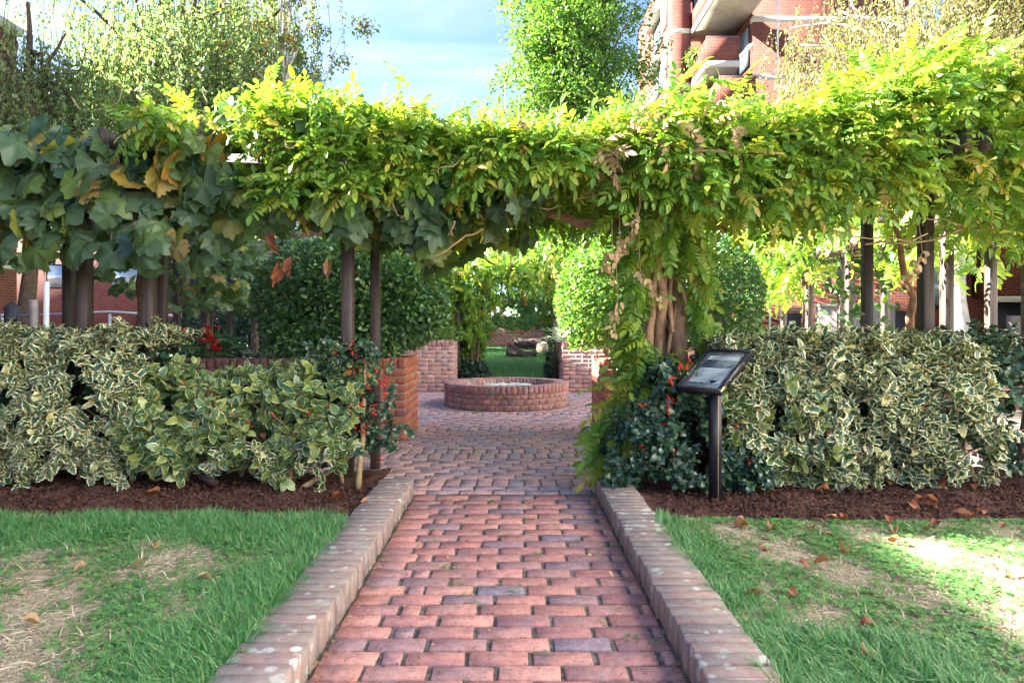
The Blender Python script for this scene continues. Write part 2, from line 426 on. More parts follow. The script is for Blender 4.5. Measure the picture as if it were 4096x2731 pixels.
def place(name, me, parent=None, loc=(0, 0, 0), mat3=None):
    o = bpy.data.objects.new(name, me)
    COL.objects.link(o)
    pl = np.zeros(3)
    if parent is not None:
        o.parent = parent
        pl = WLOC[parent.name]
    loc = np.asarray(loc, float)
    if mat3 is None:
        o.location = loc - pl
    else:
        m4 = Matrix([list(mat3[i]) + [float(loc[i] - pl[i])] for i in range(3)] + [[0, 0, 0, 1]])
        o.matrix_basis = m4
    WLOC[o.name] = loc if mat3 is None else loc
    return o


def tag(o, label, cat=None, group=None, kind=None):
    o['label'] = label
    if cat:
        o['category'] = cat
    if group:
        o['group'] = group
    if kind:
        o['kind'] = kind
    return o


def thing(name, label, cat, loc, group=None):
    o = bpy.data.objects.new(name, None)
    o.empty_display_size = 0.1
    COL.objects.link(o)
    o.location = loc
    WLOC[o.name] = np.asarray(loc, float)
    return tag(o, label, cat, group)


class MB:
    """Collects boxes, quads and tubes into one mesh."""

    def __init__(s):
        s.V, s.Q, s.T, s.n = [], [], [], 0

    def add(s, V, Q=None, T=None):
        V = np.asarray(V, float)
        if Q is not None and len(Q):
            s.Q.append(np.asarray(Q) + s.n)
        if T is not None and len(T):
            s.T.append(np.asarray(T) + s.n)
        s.V.append(V)
        s.n += len(V)
        return s

    def box(s, x0, x1, y0, y1, z0, z1):
        V = [(x, y, z) for z in (z0, z1) for y in (y0, y1) for x in (x0, x1)]
        return s.add(V, [(0, 2, 3, 1), (4, 5, 7, 6), (0, 1, 5, 4), (2, 6, 7, 3), (0, 4, 6, 2), (1, 3, 7, 5)])

    def prism(s, pts, z0, z1):
        """Closed outline (counter-clockwise list of xy) between two heights."""
        k = len(pts)
        V = [(x, y, z0) for x, y in pts] + [(x, y, z1) for x, y in pts]
        Q = [(i, (i + 1) % k, (i + 1) % k + k, i + k) for i in range(k)]
        c0, c1 = np.mean(V[:k], axis=0), np.mean(V[k:], axis=0)
        V += [tuple(c0), tuple(c1)]
        T = [((i + 1) % k, i, 2 * k) for i in range(k)] + [(i + k, (i + 1) % k + k, 2 * k + 1) for i in range(k)]
        return s.add(V, Q, T)

    def tube(s, pts, rad, sides=6, cap=True, lump=0.0):
        P = np.asarray(pts, float)
        n = len(P)
        R = np.broadcast_to(np.asarray(rad, float), (n,))
        t = np.gradient(P, axis=0)
        t /= np.linalg.norm(t, axis=1)[:, None] + 1e-9
        ref = np.array([0, 0, 1.0]) if abs(t[:, 2]).mean() < 0.75 else np.array([1.0, 0, 0])
        a = np.cross(t, ref)
        a /= np.linalg.norm(a, axis=1)[:, None] + 1e-9
        b = np.cross(t, a)
        th = np.arange(sides) * 2 * PI / sides
        rr = R[:, None] * (1 + (rng.normal(0, lump, (n, sides)) if lump else 0))
        V = P[:, None, :] + rr[..., None] * (np.cos(th)[None, :, None] * a[:, None, :] + np.sin(th)[None, :, None] * b[:, None, :])
        i, j = np.meshgrid(np.arange(n - 1), np.arange(sides), indexing='ij')
        j2 = (j + 1) % sides
        Q = np.stack([i * sides + j, i * sides + j2, (i + 1) * sides + j2, (i + 1) * sides + j], -1).reshape(-1, 4)
        V = V.reshape(-1, 3)
        T = None
        if cap:
            V = np.concatenate([V, P[:1], P[-1:]])
            c0, c1 = n * sides, n * sides + 1
            T = [((k + 1) % sides, k, c0) for k in range(sides)] + [((n - 1) * sides + k, (n - 1) * sides + (k + 1) % sides, c1) for k in range(sides)]
        return s.add(V, Q, T)

    def build(s, name, mat, parent=None, smooth=False, attrs=None):
        me = make_mesh(name, np.concatenate(s.V), [np.concatenate(a) for a in (s.Q, s.T) if a], mat, attrs, smooth)
        if parent is None:
            return place(name, me)
        return place(name, me, parent, (0, 0, 0))


def world_child(name, me, parent):
    return place(name, me, parent, (0, 0, 0))


# -- bricks: bevelled, slightly uneven blocks, shared between alike pieces
_brick_cache = {}


def brick_mesh(dx, dy, dz, mat, variant, bev=0.003, taper=1.0, jit=0.0022):
    key = (round(dx, 3), round(dy, 3), round(dz, 3), mat, variant, bev, taper)
    if key in _brick_cache:
        return _brick_cache[key]
    r = np.random.default_rng(hash((round(dx * 1000), round(dy * 1000), round(dz * 1000), variant)) % 99991)
    H = np.array([dx, dy, dz]) / 2
    V, idx = [], {}
    for sx in (-1, 1):
        for sy in (-1, 1):
            for sz in (-1, 1):
                s = np.array([sx, sy, sz])
                jc = r.normal(0, jit, 3)
                chip = bev * (1 + abs(r.normal(0, 0.5)))
                for a in range(3):
                    p = s * H + jc * 0.6
                    for b in range(3):
                        if b != a:
                            p[b] -= s[b] * chip
                    p = p + r.normal(0, jit * 0.25, 3)
                    if taper != 1.0:
                        f = 0.5 + p[1] / dy
                        p[0] *= 1 + (taper - 1) * (1 - f)
                    idx[(sx, sy, sz, a)] = len(V)
                    V.append(p)
    Q, T = [], []
    S = (-1, 1)
    for a in range(3):
        b, c = [k for k in range(3) if k != a]
        for s in S:
            q = []
            for (u, v) in ((-1, -1), (1, -1), (1, 1), (-1, 1)):
                k = [0, 0, 0]
                k[a], k[b], k[c] = s, u, v
                q.append(idx[(*k, a)])
            Q.append(q)
        for u in S:                      # edges running along axis a
            for v in S:
                k0, k1 = [0, 0, 0], [0, 0, 0]
                k0[a], k1[a] = -1, 1
                k0[b] = k1[b] = u
                k0[c] = k1[c] = v
                Q.append([idx[(*k0, b)], idx[(*k1, b)], idx[(*k1, c)], idx[(*k0, c)]])
    for sx in S:
        for sy in S:
            for sz in S:
                T.append([idx[(sx, sy, sz, 0)], idx[(sx, sy, sz, 1)], idx[(sx, sy, sz, 2)]])
    V = np.array(V)
    # consistent outward winding
    def fix(fs):
        out = []
        for f in fs:
            p = V[f]
            n = np.cross(p[1] - p[0], p[2] - p[0])
            out.append(f if np.dot(n, p.mean(0)) > 0 else f[::-1])
        return out
    me = make_mesh("brick", V, [np.array(fix(Q)), np.array(fix(T))], mat, {'tint': np.full(len(V), r.random())})
    _brick_cache[key] = (me, V, np.array(fix(Q)), np.array(fix(T)))
    return _brick_cache[key]


def rotz(a):
    c, s = math.cos(a), math.sin(a)
    return np.array([[c, -s, 0], [s, c, 0], [0, 0, 1.0]])


def lay_bricks(parent, items, mat, limit=300, stuff_name="brick_field", score=None):
    """items: (x,y,z,dx,dy,dz,rot,taper). The largest in view become parts, the rest one joined part."""
    order = np.argsort([it[1] for it in items]) if score is None else np.argsort(score)
    mb_V, mb_Q, mb_T, tint, n = [], [], [], [], 0
    for rank, i in enumerate(order):
        x, y, z, dx, dy, dz, rot, taper = items[i]
        me, V, Q, T = brick_mesh(dx, dy, dz, mat, int(rng.integers(0, 4)), taper=taper)
        R = rotz(rot + rng.normal(0, 0.006)) @ np.array(Matrix.Rotation(rng.normal(0, 0.0045), 3, 'X')) @ np.array(Matrix.Rotation(rng.normal(0, 0.0045), 3, 'Y'))
        if rank < limit:
            place("brick", me, parent, (x, y, z), R)
        else:
            mb_V.append(V @ R.T + np.array([x, y, z])); mb_Q.append(Q + n); mb_T.append(T + n)
            tint.append(np.full(len(V), rng.random())); n += len(V)
    if mb_V:
        me = make_mesh(stuff_name, np.concatenate(mb_V), [np.concatenate(mb_Q), np.concatenate(mb_T)], mat, {'tint': np.concatenate(tint)})
        o = world_child(stuff_name, me, parent)
        o['kind'] = 'stuff'


# -- leaves
def leaf_template(outline, fold=0.12, droop=0.15, mid=3, cup=0.0, wave=0.0, seed=0):
    """outline: (u along, half width) pairs from base to tip; returns V, tris, edge (0 on the midrib, 1 on the rim)."""
    r = np.random.default_rng(seed)
    o = np.array(outline, float)
    u, w = o[:, 0], o[:, 1]
    n = len(o)
    zc = -droop * u ** 2
    Vm = np.stack([np.zeros(n), u, zc], 1)
    zl = zc + fold * w + wave * r.normal(0, 1, n) * (w > 0) - cup * w
    zr = zc + fold * w + wave * r.normal(0, 1, n) * (w > 0) - cup * w
    VL = np.stack([-w, u, zl], 1)
    VR = np.stack([w, u, zr], 1)
    V = np.concatenate([Vm, VL, VR])
    e = np.concatenate([np.zeros(n), np.ones(2 * n)])
    T = []
    for i in range(n - 1):
        a, b = i, i + 1
        l0, l1, r0, r1 = n + i, n + i + 1, 2 * n + i, 2 * n + i + 1
        if w[i] > 0:
            T += [(a, b, l0), (a, r0, b)]
        if w[i + 1] > 0:
            T += [(l0 if w[i] > 0 else a, b, l1), (b, r0 if w[i] > 0 else a, r1)]
    return V, np.array(T), e


def ring_template(pts, zf, centre=(0, 0.35)):
    """Leaf as a fan from a centre: for lobed and spiny leaves."""
    p = np.array(pts, float)
    k = len(p)
    z = np.array([zf(x, y, i) for i, (x, y) in enumerate(p)])
    V = np.concatenate([[(centre[0], centre[1], zf(centre[0], centre[1], -1))], np.column_stack([p, z])])
    T = [(0, 1 + i, 1 + (i + 1) % k) for i in range(k)]
    e = np.concatenate([[0], np.ones(k)])
    return V, np.array(T), e


def spiny_template(seed):
    r = np.random.default_rng(seed)
    us = [0.0, 0.14, 0.24, 0.36, 0.46, 0.58, 0.68, 0.80, 0.88, 1.0]
    ws = [0.03, 0.34, 0.24, 0.42, 0.28, 0.40, 0.25, 0.25, 0.12, 0.0]
    o = [(u, w * (1 + 0.15 * r.normal())) for u, w in zip(us, ws)]
    V, T, e = leaf_template(o, 0.25, 0.25 + 0.2 * r.random(), wave=0.05, seed=seed)
    return V, T, e


def oval_template(seed, w=0.25, droop=0.15, fold=0.2):
    us = [0.0, 0.15, 0.38, 0.65, 0.86, 1.0]
    ws = [0.0, w * 0.7, w, w * 0.85, w * 0.42, 0.0]
    return leaf_template(list(zip(us, ws)), fold, droop, seed=seed, wave=0.012)


def small_template(w=0.3, fold=0.25):
    V = np.array([(0, 0, 0), (-w, 0.45, fold * w), (0, 1, -0.12), (w, 0.45, fold * w)])
    return V, np.array([(0, 2, 1), (0, 3, 2)]), np.array([0, 1, 1, 1.0])


def vine_template(seed):
    """Lobed vine leaf: toothed outline, heart-shaped base, puckered between five veins."""
    r = np.random.default_rng(seed)
    k = 30
    pts, lobes = [], [(-2.25, 0.58), (-1.12, 0.80), (0.0, 1.0), (1.12, 0.80), (2.25, 0.58)]
    for i in range(k):
        a = -2.75 + 5.5 * i / (k - 1)
        rad = 0.80
        for la, lr in lobes:
            rad = max(rad, lr * 0.42 * math.exp(-((a - la) / 0.36) ** 2) + 0.60)
        rad *= (0.92 if i % 2 else 1.03) * (1 + 0.05 * r.normal())
        rad *= 0.62
        pts.append((rad * math.sin(a), rad * math.cos(a)))
    p = np.array(pts)
    # two rings so that the blade can curl
    curl, fold, twist = r.uniform(-0.2, 0.8), r.uniform(-0.2, 0.6), r.normal(0, 0.35)
    def zf(x, y, pucker):
        return -curl * (x * x + y * y) - fold * abs(x) * 0.6 + twist * x * y + pucker
    ang = np.linspace(-2.75, 2.75, k)
    puck = np.array([-0.03 * math.cos(a / 1.12 * 2 * PI) for a in ang])
    ctr = [(0, 0, 0)]
    inner = [(x * 0.55, y * 0.55, zf(x * 0.55, y * 0.55, q * 0.9)) for (x, y), q in zip(p, puck)]
    outer = [(x, y, zf(x, y, q * 1.4 + 0.02 * r.normal())) for (x, y), q in zip(p, puck)]
    V = np.array(ctr + inner + outer)
    T = []
    for i in range(k - 1):
        T.append((0, 1 + i + 1, 1 + i))
        T += [(1 + i, 1 + i + 1, 1 + k + i + 1), (1 + i, 1 + k + i + 1, 1 + k + i)]
    # edge attribute: 0 along the veins, so the veins read paler
    vein = np.array([min(abs(a - la) for la, _ in lobes) for a in ang])
    ev = np.clip(vein * 1.0, 0, 1)
    e = np.concatenate([[0], ev, ev])
    V[:, 1] += 0.0
    T = np.array([(t[0], t[2], t[1]) for t in T])
    return V, T, e


def compound_template(seed, pairs=5, droop=0.35):
    """Wisteria leaf: a drooping stalk with opposite leaflets and one at the tip."""
    r = np.random.default_rng(seed)
    Vs, Ts, n = [], [], 0
    us = [0.0, 0.16, 0.42, 0.72, 0.9, 1.0]
    ws = [0.0, 0.13, 0.21, 0.18, 0.08, 0.0]
    def stalk(s):
        return np.array([0.05 * math.sin(3 * s + seed), s, -droop * s * s])
    def leaflet(base, d, up, ln):
        nonlocal n
        V, T, _ = leaf_template(list(zip(us, ws)), 0.25, 0.18 + 0.15 * r.random(), seed=int(r.integers(9999)))
        d = d / np.linalg.norm(d)
        up = up - d * np.dot(up, d); up /= np.linalg.norm(up)
        x = np.cross(d, up)
        Vs.append(base + ln * (V @ np.stack([x, d, up])))
        Ts.append(T + n); n += len(V)
    for i in range(pairs):
        s = 0.24 + 0.62 * i / (pairs - 1)
        for sd in (-1, 1):
            d = np.array([sd * 1.0, 0.62 + r.normal(0, 0.12), -0.32 - 0.5 * droop * s + r.normal(0, 0.18)])
            up = np.array([sd * 0.25, 0.1, 1.0]) + r.normal(0, 0.18, 3)
            leaflet(stalk(s), d, up, (0.34 - 0.05 * abs(i - 1.5)) * r.uniform(0.85, 1.1))
    leaflet(stalk(0.96), np.array([0, 1.0, -droop * 1.6]), np.array([0, 0.3, 1.0]), 0.34)
    ss = np.linspace(0, 1, 5)
    c = np.array([stalk(s) for s in ss])
    wv = np.array([0.008, 0, 0.0])
    V = np.concatenate([c - wv, c + wv])
    Ts.append(np.array([t for i in range(4) for t in ((i, i + 5, i + 1), (i + 1, i + 5, i + 6))]) + n)
    Vs.append(V)
    V = np.concatenate(Vs)
    return V, np.concatenate(Ts), np.ones(len(V))


def frames(t, n):
    t = t / (np.linalg.norm(t, axis=1)[:, None] + 1e-9)
    n = n - t * (n * t).sum(1)[:, None]
    n = n / (np.linalg.norm(n, axis=1)[:, None] + 1e-9)
    x = np.cross(t, n)
    return np.stack([x, t, n], axis=2)          # columns


def scatter(parent, name, tpls, P, T, Nn, S, mat, nobj=0, score=None, tint=None, obj_name="leaf", sub_parent=None, smooth=False):
    """Many leaves: the nobj with the lowest score as objects of their own, the others joined."""
    P, S = np.asarray(P, float), np.asarray(S, float)
    n = len(P)
    Rm = frames(np.asarray(T, float), np.asarray(Nn, float))
    tint = rng.random(n) if tint is None else np.asarray(tint)
    which = rng.integers(0, len(tpls), n)
    single = np.zeros(n, bool)
    par = sub_parent or parent
    if nobj:
        order = np.argsort(score)[:nobj]
        single[order] = True
        cache = {}
        for i in order:
            k = (which[i], int(tint[i] * 7.999))
            if k not in cache:
                V, Tr, e = tpls[which[i]]
                cache[k] = make_mesh(obj_name, V, [Tr], mat, {'tint': np.full(len(V), (k[1] + 0.5) / 8), 'edge': e}, smooth)
            place(obj_name, cache[k], par, P[i], Rm[i] * S[i])
    Vs, Fs, ts, es, off = [], [], [], [], 0
    for k, (V, Tr, e) in enumerate(tpls):
        sel = np.where((which == k) & ~single)[0]
        if not len(sel):
            continue
        X = np.einsum('nij,vj->nvi', Rm[sel] * S[sel][:, None, None], V) + P[sel][:, None, :]
        m = len(V)
        Fs.append((Tr[None] + (np.arange(len(sel)) * m)[:, None, None]).reshape(-1, 3) + off)
        Vs.append(X.reshape(-1, 3)); ts.append(np.repeat(tint[sel], m)); es.append(np.tile(e, len(sel)))
        off += len(sel) * m
    if not Vs:
        return None
    me = make_mesh(name, np.concatenate(Vs), [np.concatenate(Fs)], mat, {'tint': np.concatenate(ts), 'edge': np.concatenate(es)}, smooth)
    o = place(name, me, par, (0, 0, 0)) if par is not None else place(name, me)
    o['kind'] = 'stuff'
    return o


def unit(v):
    return v / (np.linalg.norm(v, axis=-1)[..., None] + 1e-9)


def rvec(n):
    return unit(rng.normal(0, 1, (n, 3)))


def wobble(p0, p1, n=7, amp=0.1, sag=0.0):
    """A bending line from p0 to p1."""
    p0, p1 = np.asarray(p0, float), np.asarray(p1, float)
    t = np.linspace(0, 1, n)[:, None]
    off = np.cumsum(rng.normal(0, amp / n, (n, 3)), 0)
    off -= t * off[-1]
    P = p0 + (p1 - p0) * t + off
    P[:, 2] -= sag * np.sin(PI * t[:, 0])
    return P


def bumpy(x, y=0.0, z=0.0, f=1.0):
    """Smooth uneven field for outlines."""
    return (np.sin(2.1 * f * x + 1.3 * f * y + 0.7) + np.sin(4.3 * f * x - 2.9 * f * y + 2.2 * f * z + 1.9) * 0.6
            + np.sin(7.9 * f * x + 5.1 * f * y - 4.2 * f * z + 4.0) * 0.4 + np.sin(3.7 * f * z + 2.0 * f * x) * 0.5) / 2.5


TPL_SMALL = [small_template(0.3, 0.3), small_template(0.36, 0.1), small_template(0.26, 0.5)]
TPL_OVAL = [oval_template(i, 0.24 + 0.03 * i, 0.1 + 0.1 * i) for i in range(3)]
TPL_BROAD = [oval_template(10 + i, 0.27 + 0.025 * i, 0.1 + 0.12 * i, 0.22) for i in range(4)]
TPL_SPINY = [spiny_template(20 + i) for i in range(4)]
TPL_VINE = [vine_template(40 + i) for i in range(9)]
TPL_COMP = [compound_template(60 + i, 5 + i % 2, 0.2 + 0.12 * (i % 4)) for i in range(6)]


# ------------------------------------------------------------------ the setting: ground, lawns, beds, paving
def sheet(name, x0, x1, y0, y1, nx, ny, zf, mat, kind='structure'):
    xs, ys = np.linspace(x0, x1, nx), np.linspace(y0, y1, ny)
    X, Y = np.meshgrid(xs, ys)
    V = np.stack([X.ravel(), Y.ravel(), zf(X.ravel(), Y.ravel())], 1)
    i, j = np.meshgrid(np.arange(ny - 1), np.arange(nx - 1), indexing='ij')
    Q = np.stack([i * nx + j, i * nx + j + 1, (i + 1) * nx + j + 1, (i + 1) * nx + j], -1).reshape(-1, 4)
    o = place(name, make_mesh(name, V, [Q], mat, smooth=True))
    o['kind'] = kind
    return o


PX0, PX1 = -0.655, 0.56            # path edges
KW = 0.222                         # kerb width
ground = sheet('ground', -300, 300, -60, 600, 3, 3, lambda x, y: x * 0 - 0.06, 'soil')
tag(ground, 'dark earth under the whole garden', 'ground')


def lawn_z(x, y):
    return 0.075 + 0.012 * bumpy(x, y, 0, 1.1) - 0.05 * np.clip((y - 3.66) / 0.2, 0, 1)


for nm, xa, xb, lab in (('lawn_left', -9.0, PX0 - KW - 0.008, 'lush patchy lawn beside the kerb with the geranium planter behind'),
                        ('lawn_right', PX1 + KW + 0.008, 9.0, 'dry clover lawn in front of the black sign')):
    o = sheet(nm, xa, xb, -1.5, 3.95, 60, 50, lawn_z, 'lawn_earth')
    tag(o, lab, 'lawn')
    b = sheet('flower_bed', xa, xb, 3.60, 5.05, 260, 60, lambda x, y: 0.066 + 0.03 * bumpy(x * 2, y * 2, 0, 1.4) * np.clip((y - 3.72) * 4, 0, 1) + rng.normal(0, 0.006, x.shape) - 0.03 * np.clip((3.75 - y) / 0.15, 0, 1) + 0.010 * bumpy(x * 5, y * 5, 0, 3.0), 'soil')
    tag(b, 'strip of bare brown soil under the ' + ('red berried holly' if nm == 'lawn_left' else 'cream edged holly hedge by the sign'), 'soil bed')

# near path between the kerbs
path = sheet('brick_path', PX0 - 0.01, PX1 + 0.01, -0.5, 4.62, 3, 3, lambda x, y: x * 0 - 0.009, 'joint_sand')
tag(path, 'worn red and purple brick path between two low brick kerbs', 'path')
BH = 0.065
items = []
row, y = 0, 1.55
ROW_P = 0.1
while y < 4.55:
    x = PX0 + 0.006
    first = RU(0.12, 0.155) if row % 2 else RU(0.18, 0.203)
    k = 0
    while x < PX1 - 0.03:
        w = first if k == 0 else (RU(0.06, 0.075) if (row % 2 == 0 and k == 1) else 0.203)
        w = min(w, PX1 - 0.004 - x)
        if w > 0.03:
            items.append((x + w / 2, y, -BH / 2 + RU(-0.0022, 0.0022), w - RU(0, 0.004), 0.083 + 0.0055 * (y - 1.55), BH, 0, 1.0))
        x += w + RU(0.010, 0.018)
        k += 1
    row += 1
    y += 0.0945 + 0.0055 * (y - 1.55)
lay_bricks(path, items, 'path_brick')

patio = sheet('patio', -7.0, 7.0, 4.62, 14.2, 3, 3, lambda x, y: x * 0 - 0.0065, 'joint_sand')
tag(patio, 'brick paved court around the round well', 'patio')
items, score = [], []
row = 0
y = 4.62
soldier = {2, 10, 11, 22, 33}
while y < 13.6:
    sold = row in soldier
    x = -4.2 + (0 if sold else [0, 0.11, 0.05, 0.16][row % 4])
    while x < 4.2:
        w = 0.105 if sold else 0.2145
        d = 0.2145 if sold else 0.102
        xc, yc = x + w / 2, y + d / 2
        vis = -1.30 < xc < 1.1 or (yc > 8.0 and -1.9 < xc < 1.8) or (yc < 6.6 and abs(xc) < 2.0)
        inwell = (xc + 0.083) ** 2 + (yc - 9.97) ** 2 < 0.85 ** 2
        inplanter = (6.75 < yc < 7.62 or yc > 11.9) and (xc < -1.1 or xc > 0.95)
        if not inwell and not inplanter and (vis or rng.random() < 1):
            items.append((xc, yc, -BH / 2 + RU(-0.003, 0.003), w - 0.002 - RU(0, 0.003), d - RU(0, 0.002), BH, 0, 1.0))
            score.append(yc if vis else yc + 100)
        x += w + RU(0.008, 0.014)
    y += (0.2145 if sold else 0.102) + 0.0115
    row += 1
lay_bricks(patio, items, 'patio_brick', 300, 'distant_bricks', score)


# kerbs: bricks on edge laid across, half as high as the lawn
for nm, xa, lab in (('kerb_left', PX0 - KW, 'low brick kerb with pale lichen spots along the lush lawn'),
                    ('kerb_right', PX1, 'low brick kerb with pale lichen spots along the dry lawn beside the sign')):
    o = MB().box(xa + 0.012, xa + KW - 0.012, 0.6, 4.55, -0.05, 0.1000).build(nm, 'mortar')
    o['kind'] = 'structure'
    tag(o, lab, 'kerb')
    items = []
    y = 1.45
    while y < 4.58:
        items.append((xa + KW / 2 + RU(-0.005, 0.005), y, 0.107 - 0.055 + RU(-0.004, 0.004), 0.218 + RU(-0.004, 0.004), 0.0615, 0.112, 0, 1.0))
        y += 0.0715 + RU(-0.001, 0.001)
    lay_bricks(o, items, 'kerb_brick')


# ------------------------------------------------------------------ brick planters
def planter(name, label, x_in, x_out, y0, y1, top, mat, front_mat=None, shade_cap_mat=None):
    """Raised bed: brick front wall and brick return beside the walkway, soil inside. x_in is the walkway side."""
    sg = 1 if x_out > x_in else -1
    root = thing(name, label, 'planter', ((x_in + x_out) / 2, (y0 + y1) / 2, 0))
    a, b = sorted((x_in, x_out))
    t = 0.215
    mb = MB()
    mb.box(a + 0.006, b - 0.006, y0 + 0.006, y0 + t, -0.05, top - 0.10)
    mb.box(a + 0.006, b - 0.006, y1 - t, y1 - 0.006, -0.05, top - 0.10)
    mb.box(min(x_in + sg * 0.006, x_in + sg * t), max(x_in + sg * 0.006, x_in + sg * t), y0 + t, y1 - t, -0.05, top - 0.10)
    mb.box(min(x_out - sg * 0.006, x_out - sg * t), max(x_out - sg * 0.006, x_out - sg * t), y0 + t, y1 - t, -0.05, top - 0.10)
    mb.build('mortar_core', 'mortar', root)
    so = MB().box(a + t, b - t, y0 + t, y1 - t, 0.1, top - 0.07).build('soil_fill', 'soil', root)
    front, side = [], []
    n = int(round((top - 0.105) / 0.075))
    ch = (top - 0.105) / n
    for c in range(n):
        z = ch * (c + 0.5)
        h = ch - 0.011
        x, k = 0.0, 0
        Lf = abs(x_out - x_in)
        while x < Lf - 0.02:                       # front face
            w = (0.1025 if c % 2 else 0.2145) if k == 0 else (0.2145 if (k + c) % 3 else 0.1025)
            w = min(w, Lf - x)
            if w > 0.03:
                front.append((x_in + sg * (x + w / 2), y0 + 0.045, z, w - 0.001, 0.09, h, 0, 1.0))
            x += w + 0.0105
            k += 1
        y = y0 + 0.1005                            # walkway face
        k = 0
        while y < y1 - 0.02:
            w = min(0.2145 if (k + c) % 2 else 0.1025, y1 - y)
            if w > 0.03:
                side.append((x_in + sg * 0.045, y + w / 2, z, 0.09, w - 0.001, h, 0, 1.0))
            y += w + 0.0105
            k += 1
    cap, capside = [], []
    x = 0.034
    while x < abs(x_out - x_in):
        cap.append((x_in + sg * x, y0 + 0.1075, top - 0.052, 0.064, 0.217, 0.104, 0, 1.0))
        x += 0.0755
    y = y0 + 0.255
    while y < y1 - 0.02:
        capside.append((x_in + sg * 0.1075, y, top - 0.052, 0.217, 0.064, 0.104, 0, 1.0))
        y += 0.0755
    lay_bricks(root, front + side, mat)
    shade_caps = [c for c in cap if shade_cap_mat and abs(c[0] - x_in) > 0.5]  # caps away from the pier: shade put into a darker brick colour
    lay_bricks(root, [c for c in cap if c not in shade_caps] + capside, mat)
    if shade_caps:
        lay_bricks(root, shade_caps, shade_cap_mat)
    return root


planter('brick_planter', 'bright red brick raised planter holding the geranium and the wide dark bush', -1.055, -3.55, 6.73, 7.66, 0.815, 'pier_brick', shade_cap_mat='dark_brick')
planter('brick_planter', 'red brick raised planter below the sunlit clipped dome', 0.893, 3.35, 6.73, 7.66, 0.815, 'pier_brick')
planter('brick_planter', 'pale rose brick raised planter behind the well, below the grey green seedling', -1.02, -3.3, 11.86, 12.80, 0.90, 'rear_brick')
planter('brick_planter', 'pale rose brick raised planter behind the well, below the silvery tuft', 0.887, 3.2, 11.86, 12.80, 0.90, 'rear_brick')

# ------------------------------------------------------------------ round well with millstone
WX, WY, WR, WI, WH = -0.083, 9.97, 0.90, 0.70, 0.335
well = thing('brick_well', 'low round brick well with mossy wall in the middle of the court', 'well', (WX, WY, 0))


def ring(mb, r0, r1, z0, z1, k=72):
    th = np.arange(k) * 2 * PI / k
    c, s = np.cos(th), np.sin(th)
    V = np.concatenate([np.stack([WX + r * c, WY + r * s, np.full(k, z)], 1) for r, z in ((r1, z0), (r1, z1), (r0, z1), (r0, z0))])
    i = np.arange(k); j = (i + 1) % k
    Q = np.concatenate([np.stack([i + a * k, j + a * k, j + b * k, i + b * k], 1) for a, b in ((0, 1), (1, 2), (2, 3), (3, 0))])
    return mb.add(V, Q)


ring(MB(), WI + 0.004, WR - 0.012, -0.05, WH - 0.012).build('mortar_core', 'mortar', well)
ring(MB(), 0.0, WI + 0.02, 0.02, 0.10).build('water_bed', 'soil', well)
items = []
for c in range(4):
    nb = 50
    for k in range(nb):
        a = 2 * PI * (k + 0.5 * (c % 2)) / nb + 0.02
        items.append((WX + (WR - 0.046) * math.cos(a), WY + (WR - 0.046) * math.sin(a), -0.035 + 0.0755 * c + 0.0, 0.1035, 0.09, 0.064, a - PI / 2, 1.0))
items = [it for it in items if it[2] > -0.01 or it[1] < WY]
lay_bricks(well, items, 'well_brick')
items = []
for k in range(74):
    a = 2 * PI * k / 74
    rm = (WR + WI) / 2 + 0.004
    items.append((WX + rm * math.cos(a), WY + rm * math.sin(a), WH - 0.052, 0.0655, 0.204, 0.106, a - PI / 2, 0.80))
lay_bricks(well, items, 'well_brick')
items = []
for c in range(2):                                # inner face below the rim
    for k in range(36):
        a = 2 * PI * (k + 0.5 * c) / 36
        items.append((WX + (WI + 0.03) * math.cos(a), WY + (WI + 0.03) * math.sin(a), 0.12 + 0.0755 * c, 0.11, 0.06, 0.064, a - PI / 2, 1.0))
lay_bricks(well, items, 'well_brick')

# millstone: dressed disc with an eye and worn grooves, raised on a drum
k, rings_ = 64, []
mill = thing('millstone', 'pale round millstone with a hole lying inside the brick well', 'millstone', (WX, WY, 0.1))
th = np.arange(k) * 2 * PI / k
prof = [(0.13, 0.12), (0.13, 0.262), (0.15, 0.285), (0.25, 0.292), (0.345, 0.288), (0.372, 0.272), (0.375, 0.10)]
V = np.concatenate([np.stack([WX + 0.02 + r * np.cos(th), WY + r * np.sin(th), np.full(k, z) + (0.006 * np.sign(np.sin(th * 10 + r * 5)) if 0.14 < r < 0.36 else 0) + rng.normal(0, 0.0015, k)], 1) for r, z in prof])
i = np.arange(k); j = (i + 1) % k
Q = np.concatenate([np.stack([i + a * k, i + (a + 1) * k, j + (a + 1) * k, j + a * k], 1) for a in range(len(prof) - 1)])
world_child('stone_disc', make_mesh('stone_disc', V, [Q], 'stone'), mill)
MB().tube([(WX + 0.02, WY, 0.10), (WX + 0.02, WY, 0.16)], 0.128, 20).build('hub_plug', 'log_dark', mill)

# ------------------------------------------------------------------ pergolas
def beam(mb, p0, p1, w, h):
    """Straight timber from p0 to p1 (points on its top centre line)."""
    p0, p1 = np.asarray(p0, float), np.asarray(p1, float)
    d = unit((p1 - p0)[None])[0]
    s = np.cross(d, [0, 0, 1.0]); s /= np.linalg.norm(s)
    V = []
    for p in (p0, p1):
        for a, b in ((-1, 0), (1, 0), (1, -1), (-1, -1)):
            V.append(p + s * a * w / 2 + np.array([0, 0, b * h]))
    return mb.add(V, [(0, 1, 2, 3), (7, 6, 5, 4), (0, 4, 5, 1), (1, 5, 6, 2), (2, 6, 7, 3), (3, 7, 4, 0)])


